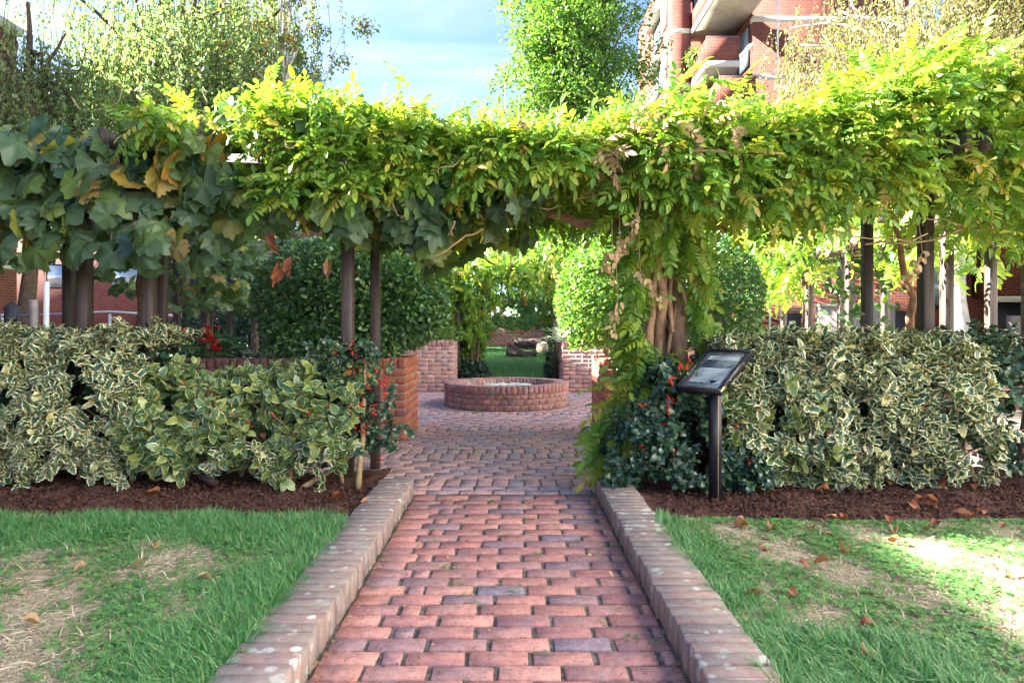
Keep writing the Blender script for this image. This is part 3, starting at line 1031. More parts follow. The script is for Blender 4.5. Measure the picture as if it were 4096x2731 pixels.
def post(root, x, y, z1, w=0.075, mat='dark_wood', dp=None):
    dp = dp or w
    MB().prism([(x - w / 2 + 0.006, y - dp / 2), (x + w / 2 - 0.006, y - dp / 2), (x + w / 2, y - dp / 2 + 0.006), (x + w / 2, y + dp / 2), (x - w / 2, y + dp / 2), (x - w / 2, y - dp / 2 + 0.006)], -0.03, z1).build('post', mat, root)


front = thing('pergola', 'dark brown timber pergola across the path buried under vine and wisteria', 'pergola', (0, 5.15, 0))
for x in (-3.10, -2.63, -1.19, 3.00):
    post(front, x, 4.95, 2.28, 0.080, dp=0.085)
post(front, 1.19, 5.24, 2.28, 0.080, dp=0.085)
for x in (-3.52, -2.78, -1.085, 1.34, 2.82, 4.1):
    post(front, x, 5.42, 2.28, 0.070)
for y in (4.90, 5.005, 5.365, 5.475):
    beam(MB(), (-4.9, y, 2.36), (4.9, y, 2.36), 0.045, 0.16).build('beam', 'dark_wood', front)
for x in np.arange(-4.6, 4.7, 0.62):
    beam(MB(), (x, 4.55, 2.45), (x, 5.85, 2.45), 0.045, 0.10).build('rafter', 'dark_wood', front)
for x in (2.955, 3.09):
    beam(MB(), (x, 4.42, 2.42), (x, 5.85, 2.42), 0.045, 0.15).build('rafter', 'dark_wood', front)

rightp = thing('pergola', 'sunlit timber pergola running back beside the low brick building', 'pergola', (3.95, 8.6, 0))
for y in (6.2, 7.98, 9.07, 11.0, 12.9):
    post(rightp, 3.95, y, 2.08, 0.085)
    post(rightp, 4.42, y + 0.1, 2.08, 0.075)
for x in (3.89, 4.01, 4.42):
    beam(MB(), (x, 5.6, 2.16), (x, 13.4, 2.16), 0.045, 0.15).build('beam', 'dark_wood', rightp)
for y in np.arange(6.0, 13.2, 0.8):
    beam(MB(), (3.55, y, 2.25), (4.85, y, 2.25), 0.045, 0.09).build('rafter', 'dark_wood', rightp)

leftp = thing('pergola', 'dark timber pergola running back behind the geranium planter', 'pergola', (-3.8, 9.6, 0))
for y in (8.35, 9.95, 11.6, 13.2):
    post(leftp, -3.75, y, 2.08, 0.085)
    post(leftp, -4.22, y + 0.25, 2.08, 0.075)
for x in (-3.69, -3.81, -4.22):
    beam(MB(), (x, 6.6, 2.16), (x, 13.6, 2.16), 0.045, 0.15).build('beam', 'dark_wood', leftp)
for y in np.arange(6.8, 13.5, 0.8):
    beam(MB(), (-4.6, y, 2.25), (-3.4, y, 2.25), 0.045, 0.09).build('rafter', 'dark_wood', leftp)

rearp = thing('pergola', 'dark timber pergola behind the well framing the far lawn', 'pergola', (-0.1, 13.2, 0))
for x in (-3.6, -1.045, 0.845, 3.5):
    post(rearp, x, 13.15, 2.1, 0.075)
    post(rearp, x + 0.04, 13.62, 2.1, 0.075)
for y in (13.1, 13.2, 13.62):
    beam(MB(), (-4.4, y, 2.2), (4.4, y, 2.2), 0.045, 0.14).build('beam', 'dark_wood', rearp)
for x in np.arange(-4.2, 4.4, 0.7):
    beam(MB(), (x, 12.75, 2.29), (x, 14.0, 2.29), 0.045, 0.09).build('rafter', 'dark_wood', rearp)

# ------------------------------------------------------------------ information sign
sg_root = thing('information_sign', 'tilted black framed information board on a black post beside the cream edged hedge', 'sign', (1.237, 4.16, 0.07))
th_ = math.radians(50)
ex = np.array([math.cos(th_), -math.sin(th_), 0])              # along the lower edge, to its near end
uh = np.array([math.sin(th_), math.cos(th_), 0])
tl = math.radians(33)
ey = uh * math.cos(tl) + np.array([0, 0, math.sin(tl)])        # up the board
ez = np.cross(ex, ey)
SO = np.array([1.012, 4.255, 0.752])                           # lower far corner of the face
BW, BL = 0.318, 0.425


def board_pt(u, v, w=0.0):
    return SO + ex * u + ey * v + ez * w


def board_box(mb, u0, u1, v0, v1, w0, w1):
    V = [board_pt(u, v, w) for w in (w0, w1) for v in (v0, v1) for u in (u0, u1)]
    return mb.add(V, [(0, 2, 3, 1), (4, 5, 7, 6), (0, 1, 5, 4), (2, 6, 7, 3), (0, 4, 6, 2), (1, 3, 7, 5)])


fm = MB()
fw = 0.016
board_box(fm, 0, BW, 0, fw, -0.042, 0.0)
board_box(fm, 0, BW, BL - fw, BL, -0.042, 0.0)
board_box(fm, 0, fw, fw, BL - fw, -0.042, 0.0)
board_box(fm, BW - fw, BW, fw, BL - fw, -0.042, 0.0)
board_box(fm, fw, BW - fw, fw, BL - fw, -0.042, -0.034)
fr_o = fm.build('frame', 'sign_black', sg_root)
board_box(MB(), fw, BW - fw, fw, BL - fw, -0.0335, -0.016).build('mount_board', 'mount_board', sg_root)
# slightly cockled sheet of paper
us, vs = np.linspace(0.052, BW - 0.045, 9), np.linspace(0.055, BL - 0.062, 13)
U, Vv = np.meshgrid(us, vs)
V = np.array([board_pt(u, v, -0.0135 + 0.0010 * math.sin(v * 22 + u * 9)) for u, v in zip(U.ravel(), Vv.ravel())])
i, j = np.meshgrid(np.arange(12), np.arange(8), indexing='ij')
Q = np.stack([i * 9 + j, i * 9 + j + 1, (i + 1) * 9 + j + 1, (i + 1) * 9 + j], -1).reshape(-1, 4)
pap = world_child('paper_sheet', make_mesh('paper_sheet', V, [Q], 'paper', smooth=True), sg_root)
u0, u1 = 0.055, BW - 0.048
board_box(MB(), u0, u1, 0.232, 0.318, -0.0122, -0.0118).build('printed_picture', 'print_photo', pap)
board_box(MB(), u0, u1, 0.058, 0.082, -0.0122, -0.0118).build('printed_strip', 'print_blue', pap)
tx = MB()
board_box(tx, u0 + 0.02, u1 - 0.07, 0.334, 0.3375, -0.0122, -0.0118)
for q in range(9):
    board_box(tx, u0 + 0.012, u1 - 0.015 - (0.06 if q % 4 == 3 else 0), 0.100 + q * 0.0135, 0.1022 + q * 0.0135, -0.0122, -0.0118)
tx.build('printed_text', 'ink', pap)
board_box(MB(), fw - 0.002, BW - fw + 0.002, fw - 0.002, BL - fw + 0.002, -0.0075, -0.005).build('glass_pane', 'sign_glass', sg_root)
px, py = 1.237, 4.16
MB().box(px - 0.031, px + 0.031, py - 0.032, py + 0.032, 0.05, 0.80).build('post', 'sign_black', sg_root)
MB().box(px + 0.006, px + 0.012, py - 0.0345, py - 0.0325, 0.08, 0.76).build('post_seam', 'tan_stem', sg_root)
for v in (0.13, 0.30):
    mbs = MB()
    mbs.tube([board_pt(BW - 0.001, v, -0.02), board_pt(BW + 0.003, v, -0.02)], 0.0055, 10)
    mbs.build('screw', 'steel', sg_root)
board_box(MB(), BW + 0.0004, BW + 0.0022, 0.006, 0.075, -0.036, -0.010).build('name_plate', 'brass', sg_root)


# ------------------------------------------------------------------ grape vine and wisteria over the front pergola
def prof(pts, d):
    p = np.array(pts, float)
    xs, zs = (p[:, 0] - 2048) / F * d, CH - (p[:, 1] - HY) / F * d
    return lambda x: np.interp(x, xs, zs)


top_z = prof([(-700, 500), (0, 485), (200, 465), (350, 470), (500, 495), (700, 450), (1000, 385), (1100, 365), (1300, 410), (1500, 435), (1700, 455), (1900, 485),
              (2100, 525), (2250, 535), (2400, 500), (2500, 435), (2700, 375), (2850, 410), (3000, 430), (3150, 415), (3300, 370), (3450, 300), (3600, 255), (3800, 205), (3900, 225), (4000, 330), (4300, 350), (4900, 400)], 5.0)
bot_z = prof([(-700, 1150), (0, 1120), (200, 1080), (400, 1050), (600, 1090), (800, 1060), (1000, 980), (1200, 930), (1350, 880), (1500, 960), (1700, 1040), (1800, 1000), (2000, 900), (2200, 860), (2300, 830), (2450, 900),
              (2900, 850), (3100, 930), (3300, 920), (3450, 830), (3700, 830), (3900, 980), (4096, 1080), (4900, 1100)], 4.75)

TOPD = 0.17
_tz = top_z
top_z = lambda x: _tz(x) - TOPD

# --- vine
vine = thing('grape_vine', 'grape vine with big dull blue green leaves turning yellow over the pergola', 'vine', (-2.7, 5.3, 0.05))
n = 1500
x = RU(-4.3, -1.05, n)
x = np.where(rng.random(n) < 0.16, RU(-1.3, 0.25, n), x)
zt, zb = top_z(x), bot_z(x)
u = rng.random(n) ** 0.85
front_ = rng.random(n) < 0.47
y = np.where(front_, 4.50 + np.abs(rng.normal(0, 0.12, n)) - 0.12 * bumpy(x, u * 2, 0, 2.4), RU(4.75, 5.9, n))
low = x > -1.3
z = np.where(front_, zb + u * (zt - zb) * np.where(low, 0.45, 0.98), np.where(rng.random(n) < 0.85, zt - 0.03 - np.abs(rng.normal(0, 0.10, n)), zb + 0.25 + rng.random(n) * 0.5))
z = np.where(low & ~front_, zb + rng.random(n) * 0.45, z)
hid = (x > -1.95) & (x < -1.0) & (z > zb + 0.38 * (zt - zb)) & (rng.random(n) < 0.75)      # the wisteria takes over here
pk = bumpy(x * 1.4, z * 1.7, 0, 3.4) + 0.5 * bumpy(x * 3, z * 3, 2, 3.3)
keep = ~hid & ~(front_ & (pk < -0.30))
x, y, z, front_ = x[keep], y[keep], z[keep], front_[keep]
n = len(x)
zt, zb = top_z(x), bot_z(x)
h = np.clip((z - zb) / (zt - zb), 0, 1)
Nn = np.stack([rng.normal(0, 0.6, n), -0.8 + 0.6 * h + rng.normal(0, 0.5, n), 0.3 + 0.8 * h + rng.normal(0, 0.5, n)], 1)
Nn[~front_, 2] += 0.5
T = np.stack([rng.normal(0, 0.45, n), -0.35 + rng.normal(0, 0.3, n), -0.9 + rng.normal(0, 0.25, n)], 1)
S = RU(0.13, 0.27, n)
scatter(vine, 'hidden_leaves', TPL_VINE, np.stack([x, y, z], 1), T, Nn, S, 'vine_leaf', 300, y - 0.25 * S + np.where(front_, 0, 3) + 0.25 * np.abs(h - 0.5), smooth=True)
for k in range(16):
    xa = RU(-4.2, -1.2)
    pts = wobble((xa, RU(4.7, 5.4), RU(1.95, 2.35)), (xa + RU(-0.9, 0.9), RU(4.5, 5.3), RU(1.7, 2.4)), 8, 0.25)
    MB().tube(pts, np.linspace(0.011, 0.005, 8), 5).build('cane', 'dark_bark', vine, True)
for xa, ya in ((-3.30, 5.2), (-2.95, 5.3)):
    pts = wobble((xa, ya, 0.03), (xa + 0.15, ya - 0.1, 2.3), 12, 0.25)
    MB().tube(pts, np.linspace(0.03, 0.018, 12), 7, lump=0.1).build('trunk', 'dark_bark', vine, True)
# curled brown leaves hanging below
for pxx, pyy in ((1110, 1090), (1165, 1065), (1315, 1070), (330, 870), (1100, 960), (990, 930), (1610, 690), (1650, 640), (1530, 660)):
    p = W(pxx, pyy, 4.72)
    V, Tr, e = TPL_VINE[int(rng.integers(9))]
    Vc = V.copy()
    Vc[:, 2] += 0.9 * np.abs(Vc[:, 0])
    Vc[:, 0] *= 0.42
    me = make_mesh('withered_leaf', Vc, [Tr], 'brown_leaf', {'tint': np.full(len(V), rng.random()), 'edge': e})
    R = frames(np.array([[RU(-.3, .3), -0.2, -1.0]]), np.array([[RU(-.6, .6), -1.0, 0.1]]))[0]
    place('withered_leaf', me, vine, p, R * RU(0.13, 0.19))

# --- wisteria
wist = thing('wisteria', 'old wisteria with twisted trunk and bright feathery leaves spread over the pergola', 'climber', (1.17, 5.2, 0.0))
PP, TT, NN, SS, CC = [], [], [], [], []


def add_leaves(x, y, z, t, nn, s, sc=0.0):
    PP.append(np.stack([x, y, z], 1)); TT.append(t); NN.append(nn); SS.append(s); CC.append(y + sc)


def dirs(n, dx, dy, dz, j):
    return np.array([dx, dy, dz]) + rng.normal(0, j, (n, 3))


# front curtain
n = 3300
x = RU(-1.75, 4.6, n)
x = np.where(rng.random(n) < 0.025, RU(-2.6, -1.7, n), x)
zt, zb = top_z(x), bot_z(x)
u = rng.random(n) ** 0.75
lim = np.clip((x + 1.75) / 0.5, 0, 1) * np.clip((0.62 - x) / 0.2, 0, 1)                 # over the path the curtain is shorter
z0 = np.where((x > -1.0) & (x < 0.75), zb + 0.42 * (zt - zb), zb)
z0 = np.where((x > -0.15) & (x < 0.6), zb + 0.66 * (zt - zb), z0)
z0 = np.where(x < -1.75, zb + 0.88 * (zt - zb), z0)
z0 = np.where((x >= -1.75) & (x <= -1.0), zb + 0.22 * (zt - zb), z0)
z = z0 + u * (zt - z0)
pocket = bumpy(x, z, 0, 2.6) + 0.6 * bumpy(x + 3, z * 2, 1, 4.0)
y = 4.46 + np.abs(rng.normal(0, 0.08, n)) + 0.25 * u ** 3 - 0.10 * pocket + np.where(pocket < -0.42, 0.35, 0)
h = (z - z0) / (zt - z0 + 1e-6)
t = dirs(n, 0, -0.65, -0.28, 0.5); t[:, 2] += 0.4 * h
nn_ = dirs(n, 0, -0.45, 0.85, 0.35)
add_leaves(x, y, z, t, nn_, RU(0.14, 0.27, n))
# crown above the timbers
n = 3300
x = RU(-2.7, 4.7, n)
y = RU(4.45, 6.0, n)
y = np.where(x < -1.7, np.maximum(y, RU(4.75, 6.0, n)), y)
zt = top_z(x)
z = zt + 0.11 * bumpy(x, y, 0, 1.6) + rng.normal(0, 0.075, n) - 0.5 * ((y - 5.2) / 1.1) ** 2 * 0.4
z = np.where(x < -1.6, z + 0.02, z)
t = dirs(n, 0, -0.1, 0.05, 0.6)
nn_ = dirs(n, -0.2, -0.1, 1.0, 0.45)
add_leaves(x, y, z, t, nn_, RU(0.14, 0.26, n), 0.5)
# inside and underside
n = 1500
x = RU(-1.6, 4.7, n)
y = RU(4.7, 6.0, n)
zt, zb = top_z(x), bot_z(x)
z = np.maximum(zb + 0.25, 1.95) + rng.random(n) * (zt - np.maximum(zb + 0.25, 1.95) - 0.1)
add_leaves(x, y, z, dirs(n, 0, 0, -0.5, 0.6), dirs(n, 0, -0.3, 0.8, 0.5), RU(0.2, 0.32, n), 2.0)
# cloak round the trunk, down to the paving
for (pxx, pyy, d, rx, rz, m) in ((2560, 930, 4.95, 0.16, 0.14, 34), (2545, 1060, 4.95, 0.10, 0.16, 26), (2535, 1200, 4.95, 0.09, 0.16, 34), (2535, 1330, 4.95, 0.10, 0.13, 40), (2580, 1450, 4.85, 0.14, 0.12, 60), (2560, 1580, 4.8, 0.15, 0.12, 65),
                                (2510, 1710, 4.72, 0.14, 0.10, 60), (2450, 1800, 4.70, 0.11, 0.08, 40), (2740, 950, 4.95, 0.14, 0.14, 40), (2770, 1080, 5.0, 0.06, 0.16, 26), (2660, 1440, 4.9, 0.12, 0.08, 30), (2780, 1250, 5.05, 0.05, 0.12, 16), (2620, 860, 4.8, 0.30, 0.12, 50)):
    c = W(pxx, pyy, d)
    g = rng.normal(0, 0.5, (m, 3))
    x, y, z = c[0] + rx * g[:, 0], c[1] + 0.10 * g[:, 1], np.maximum(c[2] + rz * g[:, 2], 0.14)
    t = dirs(m, -0.45 if pxx < 2640 else 0.35, -0.45, -0.6, 0.4)
    add_leaves(x, y, z, t, dirs(m, -0.1, -0.6, 0.7, 0.35), RU(0.16, 0.27, m))
P_, T_, N_, S_, C_ = map(np.concatenate, (PP, TT, NN, SS, CC))
scatter(wist, 'hidden_leaves', TPL_COMP, P_, T_, N_, S_, 'wisteria', 300, C_)
# dry tan leaves in the sunny hollow and hanging strings of seed husks
n = 110
x = RU(0.55, 1.45, n); y = RU(4.4, 5.0, n)
z = top_z(x) - np.abs(rng.normal(0.16, 0.08, n))
scatter(wist, 'dry_leaves', TPL_COMP, np.stack([x, y, z], 1), dirs(n, 0, -0.4, -0.5, 0.5), dirs(n, 0, -0.5, 0.7, 0.4), RU(0.14, 0.24, n), 'dry_leaf')
for (pa, pb, m) in (((2560, 830), (2500, 1000), 26), ((2480, 960), (2440, 1110), 18), ((2560, 1080), (2640, 1210), 22), ((2470, 1200), (2455, 1330), 16), ((2075, 560), (2100, 680), 16), ((3690, 1010), (3640, 1120), 20), ((2450, 1010), (2400, 1060), 10), ((2020, 470), (2160, 520), 14), ((2800, 560), (2780, 700), 16)):
    a, b = W(*pa, 4.42), W(*pb, 4.42)
    s = rng.random(m)[:, None]
    p = a + (b - a) * s + rng.normal(0, 0.014, (m, 3))
    scatter(wist, 'seed_string', TPL_OVAL, p, dirs(m, 0, -0.2, -1, 0.5), dirs(m, 0, -1, 0.2, 0.5), RU(0.035, 0.06, m), 'dry_leaf')
    MB().tube(np.array([a + [0, 0.05, 0.25], a, (a + b) / 2, b]), 0.0025, 4).build('seed_stalk', 'tan_stem', wist, True)
# twisted stems
stems = [([(2640, 1700), (2625, 1450), (2640, 1300), (2655, 1150), (2600, 1000), (2590, 850), (2520, 720)], 0.046, 0.03),
         ([(2720, 1720), (2730, 1500), (2715, 1350), (2720, 1230), (2700, 1120), (2670, 1000), (2720, 860), (2800, 700)], 0.064, 0.03),
         ([(2610, 1700), (2600, 1500), (2590, 1350), (2615, 1220), (2620, 1100), (2660, 980), (2640, 850), (2640, 700)], 0.040, 0.022),
         ([(2650, 1650), (2680, 1330), (2715, 1190), (2730, 1100), (2690, 1000), (2660, 900)], 0.017, 0.014),
         ([(2760, 1500), (2690, 1340), (2640, 1240), (2600, 1150), (2580, 1080), (2480, 1040)], 0.014, 0.010),
         ([(2690, 1330), (2675, 1180), (2690, 1090), (2725, 1150), (2745, 1210), (2730, 1270), (2715, 1200)], 0.018, 0.012),
         ([(2590, 1650), (2570, 1400), (2560, 1200), (2580, 1050), (2560, 900)], 0.018, 0.012),
         ([(2665, 1600), (2655, 1350), (2650, 1200), (2665, 1080), (2700, 950), (2690, 800)], 0.02, 0.015)]
for q, (pts, r0, r1) in enumerate(stems):
    dd = 5.06 + 0.05 * math.sin(q * 2.2)
    P = np.array([W(a, b, dd + 0.05 * math.sin(i * 1.7 + q)) for i, (a, b) in enumerate(pts)])
    if q < 3 or q in (6, 7):
        P[0, 2] = -0.02
    # smooth by resampling
    tt = np.linspace(0, len(P) - 1, len(P) * 4)
    Pi = np.stack([np.interp(tt, np.arange(len(P)), P[:, c]) for c in range(3)], 1)
    for _ in range(2):
        Pi[1:-1] = (Pi[:-2] + 2 * Pi[1:-1] + Pi[2:]) / 4
    MB().tube(Pi, np.linspace(r0, r1, len(Pi)) * (1 + 0.12 * np.sin(tt * 3.1 + q)), 9, lump=0.06).build('trunk_stem', 'bark', wist, True)
P = np.array([W(a, b, 5.1) for a, b in ((2700, 950), (2560, 900), (2420, 880), (2330, 895), (2260, 870), (2180, 850), (2080, 812), (1980, 800), (1850, 760), (1700, 640))])
MB().tube(P, np.linspace(0.045, 0.024, len(P)), 9, lump=0.05).build('limb', 'bark', wist, True)
P = np.array([W(a, b, 5.25) for a, b in ((2740, 900), (2900, 760), (3100, 680), (3350, 640), (3600, 560))])
MB().tube(P, np.linspace(0.04, 0.015, len(P)), 8, lump=0.05).build('limb', 'bark', wist, True)
for k in range(34):
    a = W(RU(1000, 4050), RU(560, 960), RU(4.35, 4.75))
    MB().tube(wobble(a, a + np.array([RU(-0.7, 0.7), RU(-0.2, 0.2), RU(-0.25, 0.15)]), 8, 0.15, 0.04), RU(0.003, 0.008), 5).build('runner', 'tan_stem', wist, True)


def tendril(pts, d, r=0.0035, mat='green_stem'):
    P = np.array([W(a, b, d) for a, b in pts])
    tt = np.linspace(0, len(P) - 1, len(P) * 5)
    Pi = np.stack([np.interp(tt, np.arange(len(P)), P[:, c]) for c in range(3)], 1)
    for _ in range(4):
        Pi[1:-1] = (Pi[:-2] + 2 * Pi[1:-1] + Pi[2:]) / 4
    Pi[:, 1] += 0.03 * np.sin(tt * 1.3)
    MB().tube(Pi, np.linspace(r, r * 0.5, len(Pi)), 5).build('tendril', mat, wist, True)


for pts in ([(700, 415), (640, 370), (600, 320), (560, 290), (500, 255), (485, 230), (470, 205), (430, 215)],
            [(350, 450), (470, 410), (480, 330), (500, 325), (545, 350)], [(320, 440), (270, 375), (290, 410), (330, 445)],
            [(830, 410), (800, 360), (805, 340), (830, 375), (845, 370)], [(560, 440), (480, 430), (400, 440)],
            [(740, 345), (700, 325), (710, 310), (740, 305)], [(1350, 370), (1310, 310), (1280, 290), (1240, 310)],
            [(2420, 420), (2350, 340), (2290, 290), (2250, 290), (2240, 330)], [(2560, 400), (2520, 340), (2540, 320), (2590, 325), (2600, 350)],
            [(2240, 470), (2160, 420), (2140, 380), (2170, 370), (2300, 375), (2370, 410)], [(2720, 380), (2880, 360), (2885, 310), (2860, 270), (2830, 265)],
            [(3000, 450), (3130, 370), (3170, 310), (3140, 300)], [(3500, 290), (3650, 230), (3740, 200), (3760, 175), (3740, 190)], [(3720, 330), (3860, 270), (3850, 200), (3790, 160), (3720, 180)],
            [(3150, 605), (3180, 575), (3260, 570), (3225, 520), (3190, 500)], [(3900, 640), (3860, 770), (3770, 800), (3790, 770), (3840, 740)]):
    tendril(pts, 4.55 if pts[0][1] > 560 else 5.0)

# ------------------------------------------------------------------ holly hedges
def rosettes(P, D, per, size, spread=0.75):
    """Leaf whorls at shoot tips: P tips, D shoot directions."""
    n = len(P)
    D = unit(D)
    a = unit(np.cross(D, rvec(n)))
    b = np.cross(D, a)
    pos, t, nn_, s = [], [], [], []
    for k in range(per):
        ang = k * 2.4 + rng.random(n) * 0.8
        side = np.cos(ang)[:, None] * a + np.sin(ang)[:, None] * b
        sp = (0.35 + spread * k / per + rng.normal(0, 0.12, n))[:, None]
        td = D * (1.05 - sp) + side * sp
        pos.append(P - D * (size * 0.35 * k / per) + rng.normal(0, size * 0.06, (n, 3)))
        t.append(td); nn_.append(D * 0.9 - side * 0.25 + np.array([0, 0, 0.25]))
        s.append(size * rng.uniform(0.6, 1.1, n))
    return map(np.concatenate, (pos, t, nn_, s))


BERRIES = []
for v in range(6):
    mb = MB()
    r = np.random.default_rng(v)
    for q in range(5 + v % 4):
        c = r.normal(0, 0.0115, 3)
        rr = r.uniform(0.0055, 0.0072)
        g = (1 + 5 ** .5) / 2
        iv = np.array([(-1, g, 0), (1, g, 0), (-1, -g, 0), (1, -g, 0), (0, -1, g), (0, 1, g), (0, -1, -g), (0, 1, -g), (g, 0, -1), (g, 0, 1), (-g, 0, -1), (-g, 0, 1)]) / 1.902
        it = [(0, 11, 5), (0, 5, 1), (0, 1, 7), (0, 7, 10), (0, 10, 11), (1, 5, 9), (5, 11, 4), (11, 10, 2), (10, 7, 6), (7, 1, 8), (3, 9, 4), (3, 4, 2), (3, 2, 6), (3, 6, 8), (3, 8, 9), (4, 9, 5), (2, 4, 11), (6, 2, 10), (8, 6, 7), (9, 8, 1)]
        mb.add(c + rr * iv, None, it)
    BERRIES.append(mb)


def berries(root, P, mat, scale=1.0):
    mes = [make_mesh('berry_cluster', np.concatenate(m_.V), [np.concatenate(m_.T)], mat, smooth=True) for m_ in BERRIES]
    for p in P:
        R = np.array(Matrix.Rotation(RU(0, 6.28), 3, 'Z')) * (scale * RU(0.8, 1.2))
        place('berry_cluster', mes[int(rng.integers(6))], root, p, R)


def hedge(root, x0, x1, y0, y1, ztop, zbot, tpl, mat, size, n_front, n_top, n_in, per=6, nobj=150, lean=0.0):
    """Clipped but loose hedge: shoot tips over the front and top, inside plainer leaves coloured dark for shade."""
    f = lambda x: ztop(x) - 0.05 + 0.045 * bumpy(x, 0, 0, 3.1)
    x = RU(x0, x1, n_front)
    u = rng.random(n_front)
    zt, zb = f(x), zbot(x)
    z = zb + u * (zt - zb)
    bulge = 0.10 * np.sin(PI * np.clip(u, 0, 1)) + 0.05 * bumpy(x, z, 0, 3.0) + np.where(rng.random(n_front) < 0.12, 0.06, 0)
    y = y0 - bulge + np.abs(rng.normal(0, 0.035, n_front)) + 0.10 * u ** 4
    gap = bumpy(x * 1.3 + 2, z * 1.6, 0, 4.2) + 0.5 * bumpy(x * 3, z * 3, 1, 4.0)
    y = y - 0.07 * gap
    ok = gap > -0.32
    x, y, z, u = x[ok], y[ok], z[ok], u[ok]
    n_front = len(x)
    D = np.stack([rng.normal(lean, 0.45, n_front), -0.8 + rng.normal(0, 0.3, n_front), 0.35 + 0.5 * u + rng.normal(0, 0.35, n_front)], 1)
    xt = RU(x0, x1, n_top); yt = RU(y0, y1, n_top)
    zt2 = f(xt) + rng.normal(0, 0.028, n_top) - 0.06 * ((yt - y0) < 0.08) + 0.03 * bumpy(xt * 2, yt * 2)
    Dt = np.stack([rng.normal(0, 0.4, n_top), -0.25 + rng.normal(0, 0.4, n_top), 0.9 + rng.normal(0, 0.2, n_top)], 1)
    xi = RU(x0, x1, n_in); yi = RU(y0 + 0.16, y1, n_in); zi = zbot(xi) + 0.02 + rng.random(n_in) * (f(xi) - zbot(xi))
    Di = rvec(n_in) + np.array([0, -0.3, 0.3])
    # stray shoots that stand out of the clipped face and top
    ns = max(6, (n_front + n_top) // 26)
    xs_ = RU(x0, x1, ns)
    us = rng.random(ns)
    ontop = rng.random(ns) < 0.5
    b0 = np.stack([xs_, np.where(ontop, RU(y0, y0 + 0.4, ns), y0), np.where(ontop, f(xs_) - 0.05, zbot(xs_) + us * (f(xs_) - zbot(xs_)))], 1)
    ds = np.where(ontop[:, None], np.stack([rng.normal(0, .4, ns), rng.normal(-.2, .3, ns), np.ones(ns)], 1), np.stack([rng.normal(0, .6, ns), -np.ones(ns), rng.normal(.35, .4, ns)], 1))
    e0 = b0 + unit(ds) * RU(0.08, 0.17, ns)[:, None]
    for q in range(ns):
        MB().tube(wobble(b0[q], e0[q], 4, 0.02), [0.005, 0.004, 0.003, 0.002], 4).build('shoot', 'green_stem', root, True)
    mid = b0 + (e0 - b0) * 0.55
    tips = np.concatenate([np.stack([x, y, z], 1), np.stack([xt, yt, zt2], 1), e0, mid])
    D = np.concatenate([D, Dt, ds, ds])
    pi_, ti_, ni_, si_ = rosettes(np.stack([xi, yi, zi], 1), Di, per, size)
    scatter(root, 'shaded_leaves', tpl, pi_, ti_, ni_, si_, 'green_holly' if tpl is TPL_SPINY else 'camellia')  # less variegated inside, with the shade of the hollows put into the colour
    p, t, nn_, s = rosettes(tips, D, per, size)
    scatter(root, 'inner_leaves', tpl, p, t, nn_, s, mat, nobj, p[:, 1] - 0.5 * s + 0.15 * rng.random(len(p)))
    return tips[:n_front]


def stems_at(root, bases, top, r=0.016, mat='tan_stem', twigs=3):
    for (bx, by) in bases:
        e = np.array([bx + RU(-0.12, 0.12), by + RU(0.0, 0.15), top * RU(0.7, 0.9)])
        st = MB().tube(wobble((bx, by, 0.03), e, 8, 0.12), np.linspace(r, r * 0.45, 8), 7, lump=0.06).build('stem', mat, root, True)
        for k in range(twigs):
            f0 = RU(0.3, 0.8)
            q = np.array([bx, by, 0.05]) + (e - np.array([bx, by, 0.05])) * f0
            MB().tube(wobble(q, q + np.array([RU(-0.35, 0.35), RU(-0.35, 0.0), RU(0.05, 0.3)]), 6, 0.06), np.linspace(r * 0.45, r * 0.2, 6), 5).build('twig', mat, st, True)


L1 = lambda pts, d: prof(pts, d)
hA = thing('holly_hedge', 'tall spiny holly hedge with cream edged leaves below the grape vine', 'hedge', (-3.4, 4.8, 0.07))
ta = hedge(hA, -4.6, -2.40, 4.50, 5.30, L1([(-300, 1300), (0, 1310), (200, 1345), (330, 1345), (500, 1330), (600, 1305), (670, 1330), (760, 1420), (900, 1480)], 4.6), lambda x: 0.15 + 0.06 * bumpy(x, 0, 0, 4) + 0 * x,
           TPL_SPINY, 'spiny_leaf', 0.072, 950, 520, 900)
stems_at(hA, [(-2.98, 4.66), (-2.62, 4.70), (-3.5, 4.7), (-3.9, 4.8)], 0.9, 0.018)
berries(hA, ta[(ta[:, 0] > -3.6)][:34] + np.array([0, 0.02, 0.0]), 'orange_berry', 0.8)

hB = thing('holly_shrub', 'broad leaved holly with yellow margins and scattered red berries beside the path', 'shrub', (-1.7, 4.8, 0.07))
tb = hedge(hB, -2.55, -1.02, 4.46, 5.10, L1([(500, 1480), (650, 1455), (760, 1480), (900, 1500), (1050, 1480), (1150, 1490), (1250, 1420), (1350, 1400), (1450, 1450), (1560, 1500)], 4.6), lambda x: 0.19 + 0.10 * bumpy(x, 0, 0, 4.4) + 0 * x,
           TPL_BROAD, 'broad_leaf', 0.085, 420, 200, 330, per=6)
tb2 = hedge(hB, -2.0, -1.1, 4.45, 4.75, lambda x: 0.55 + 0 * x, lambda x: 0.15 + 0 * x, TPL_SPINY, 'spiny_leaf', 0.06, 70, 0, 20, per=5, nobj=40)
stems_at(hB, [(-2.2, 4.62), (-1.45, 4.45), (-1.62, 4.7), (-1.15, 4.6), (-1.9, 4.8)], 0.75, 0.017)
P = wobble((-1.38, 4.42, 0.06), (-0.98, 4.55, 0.35), 8, 0.06)
MB().tube(P, np.linspace(0.02, 0.009, 8), 7, lump=0.06).build('stem', 'tan_stem', hB, True)
P = wobble((-2.35, 4.5, 0.12), (-1.55, 4.42, 0.36), 10, 0.08)
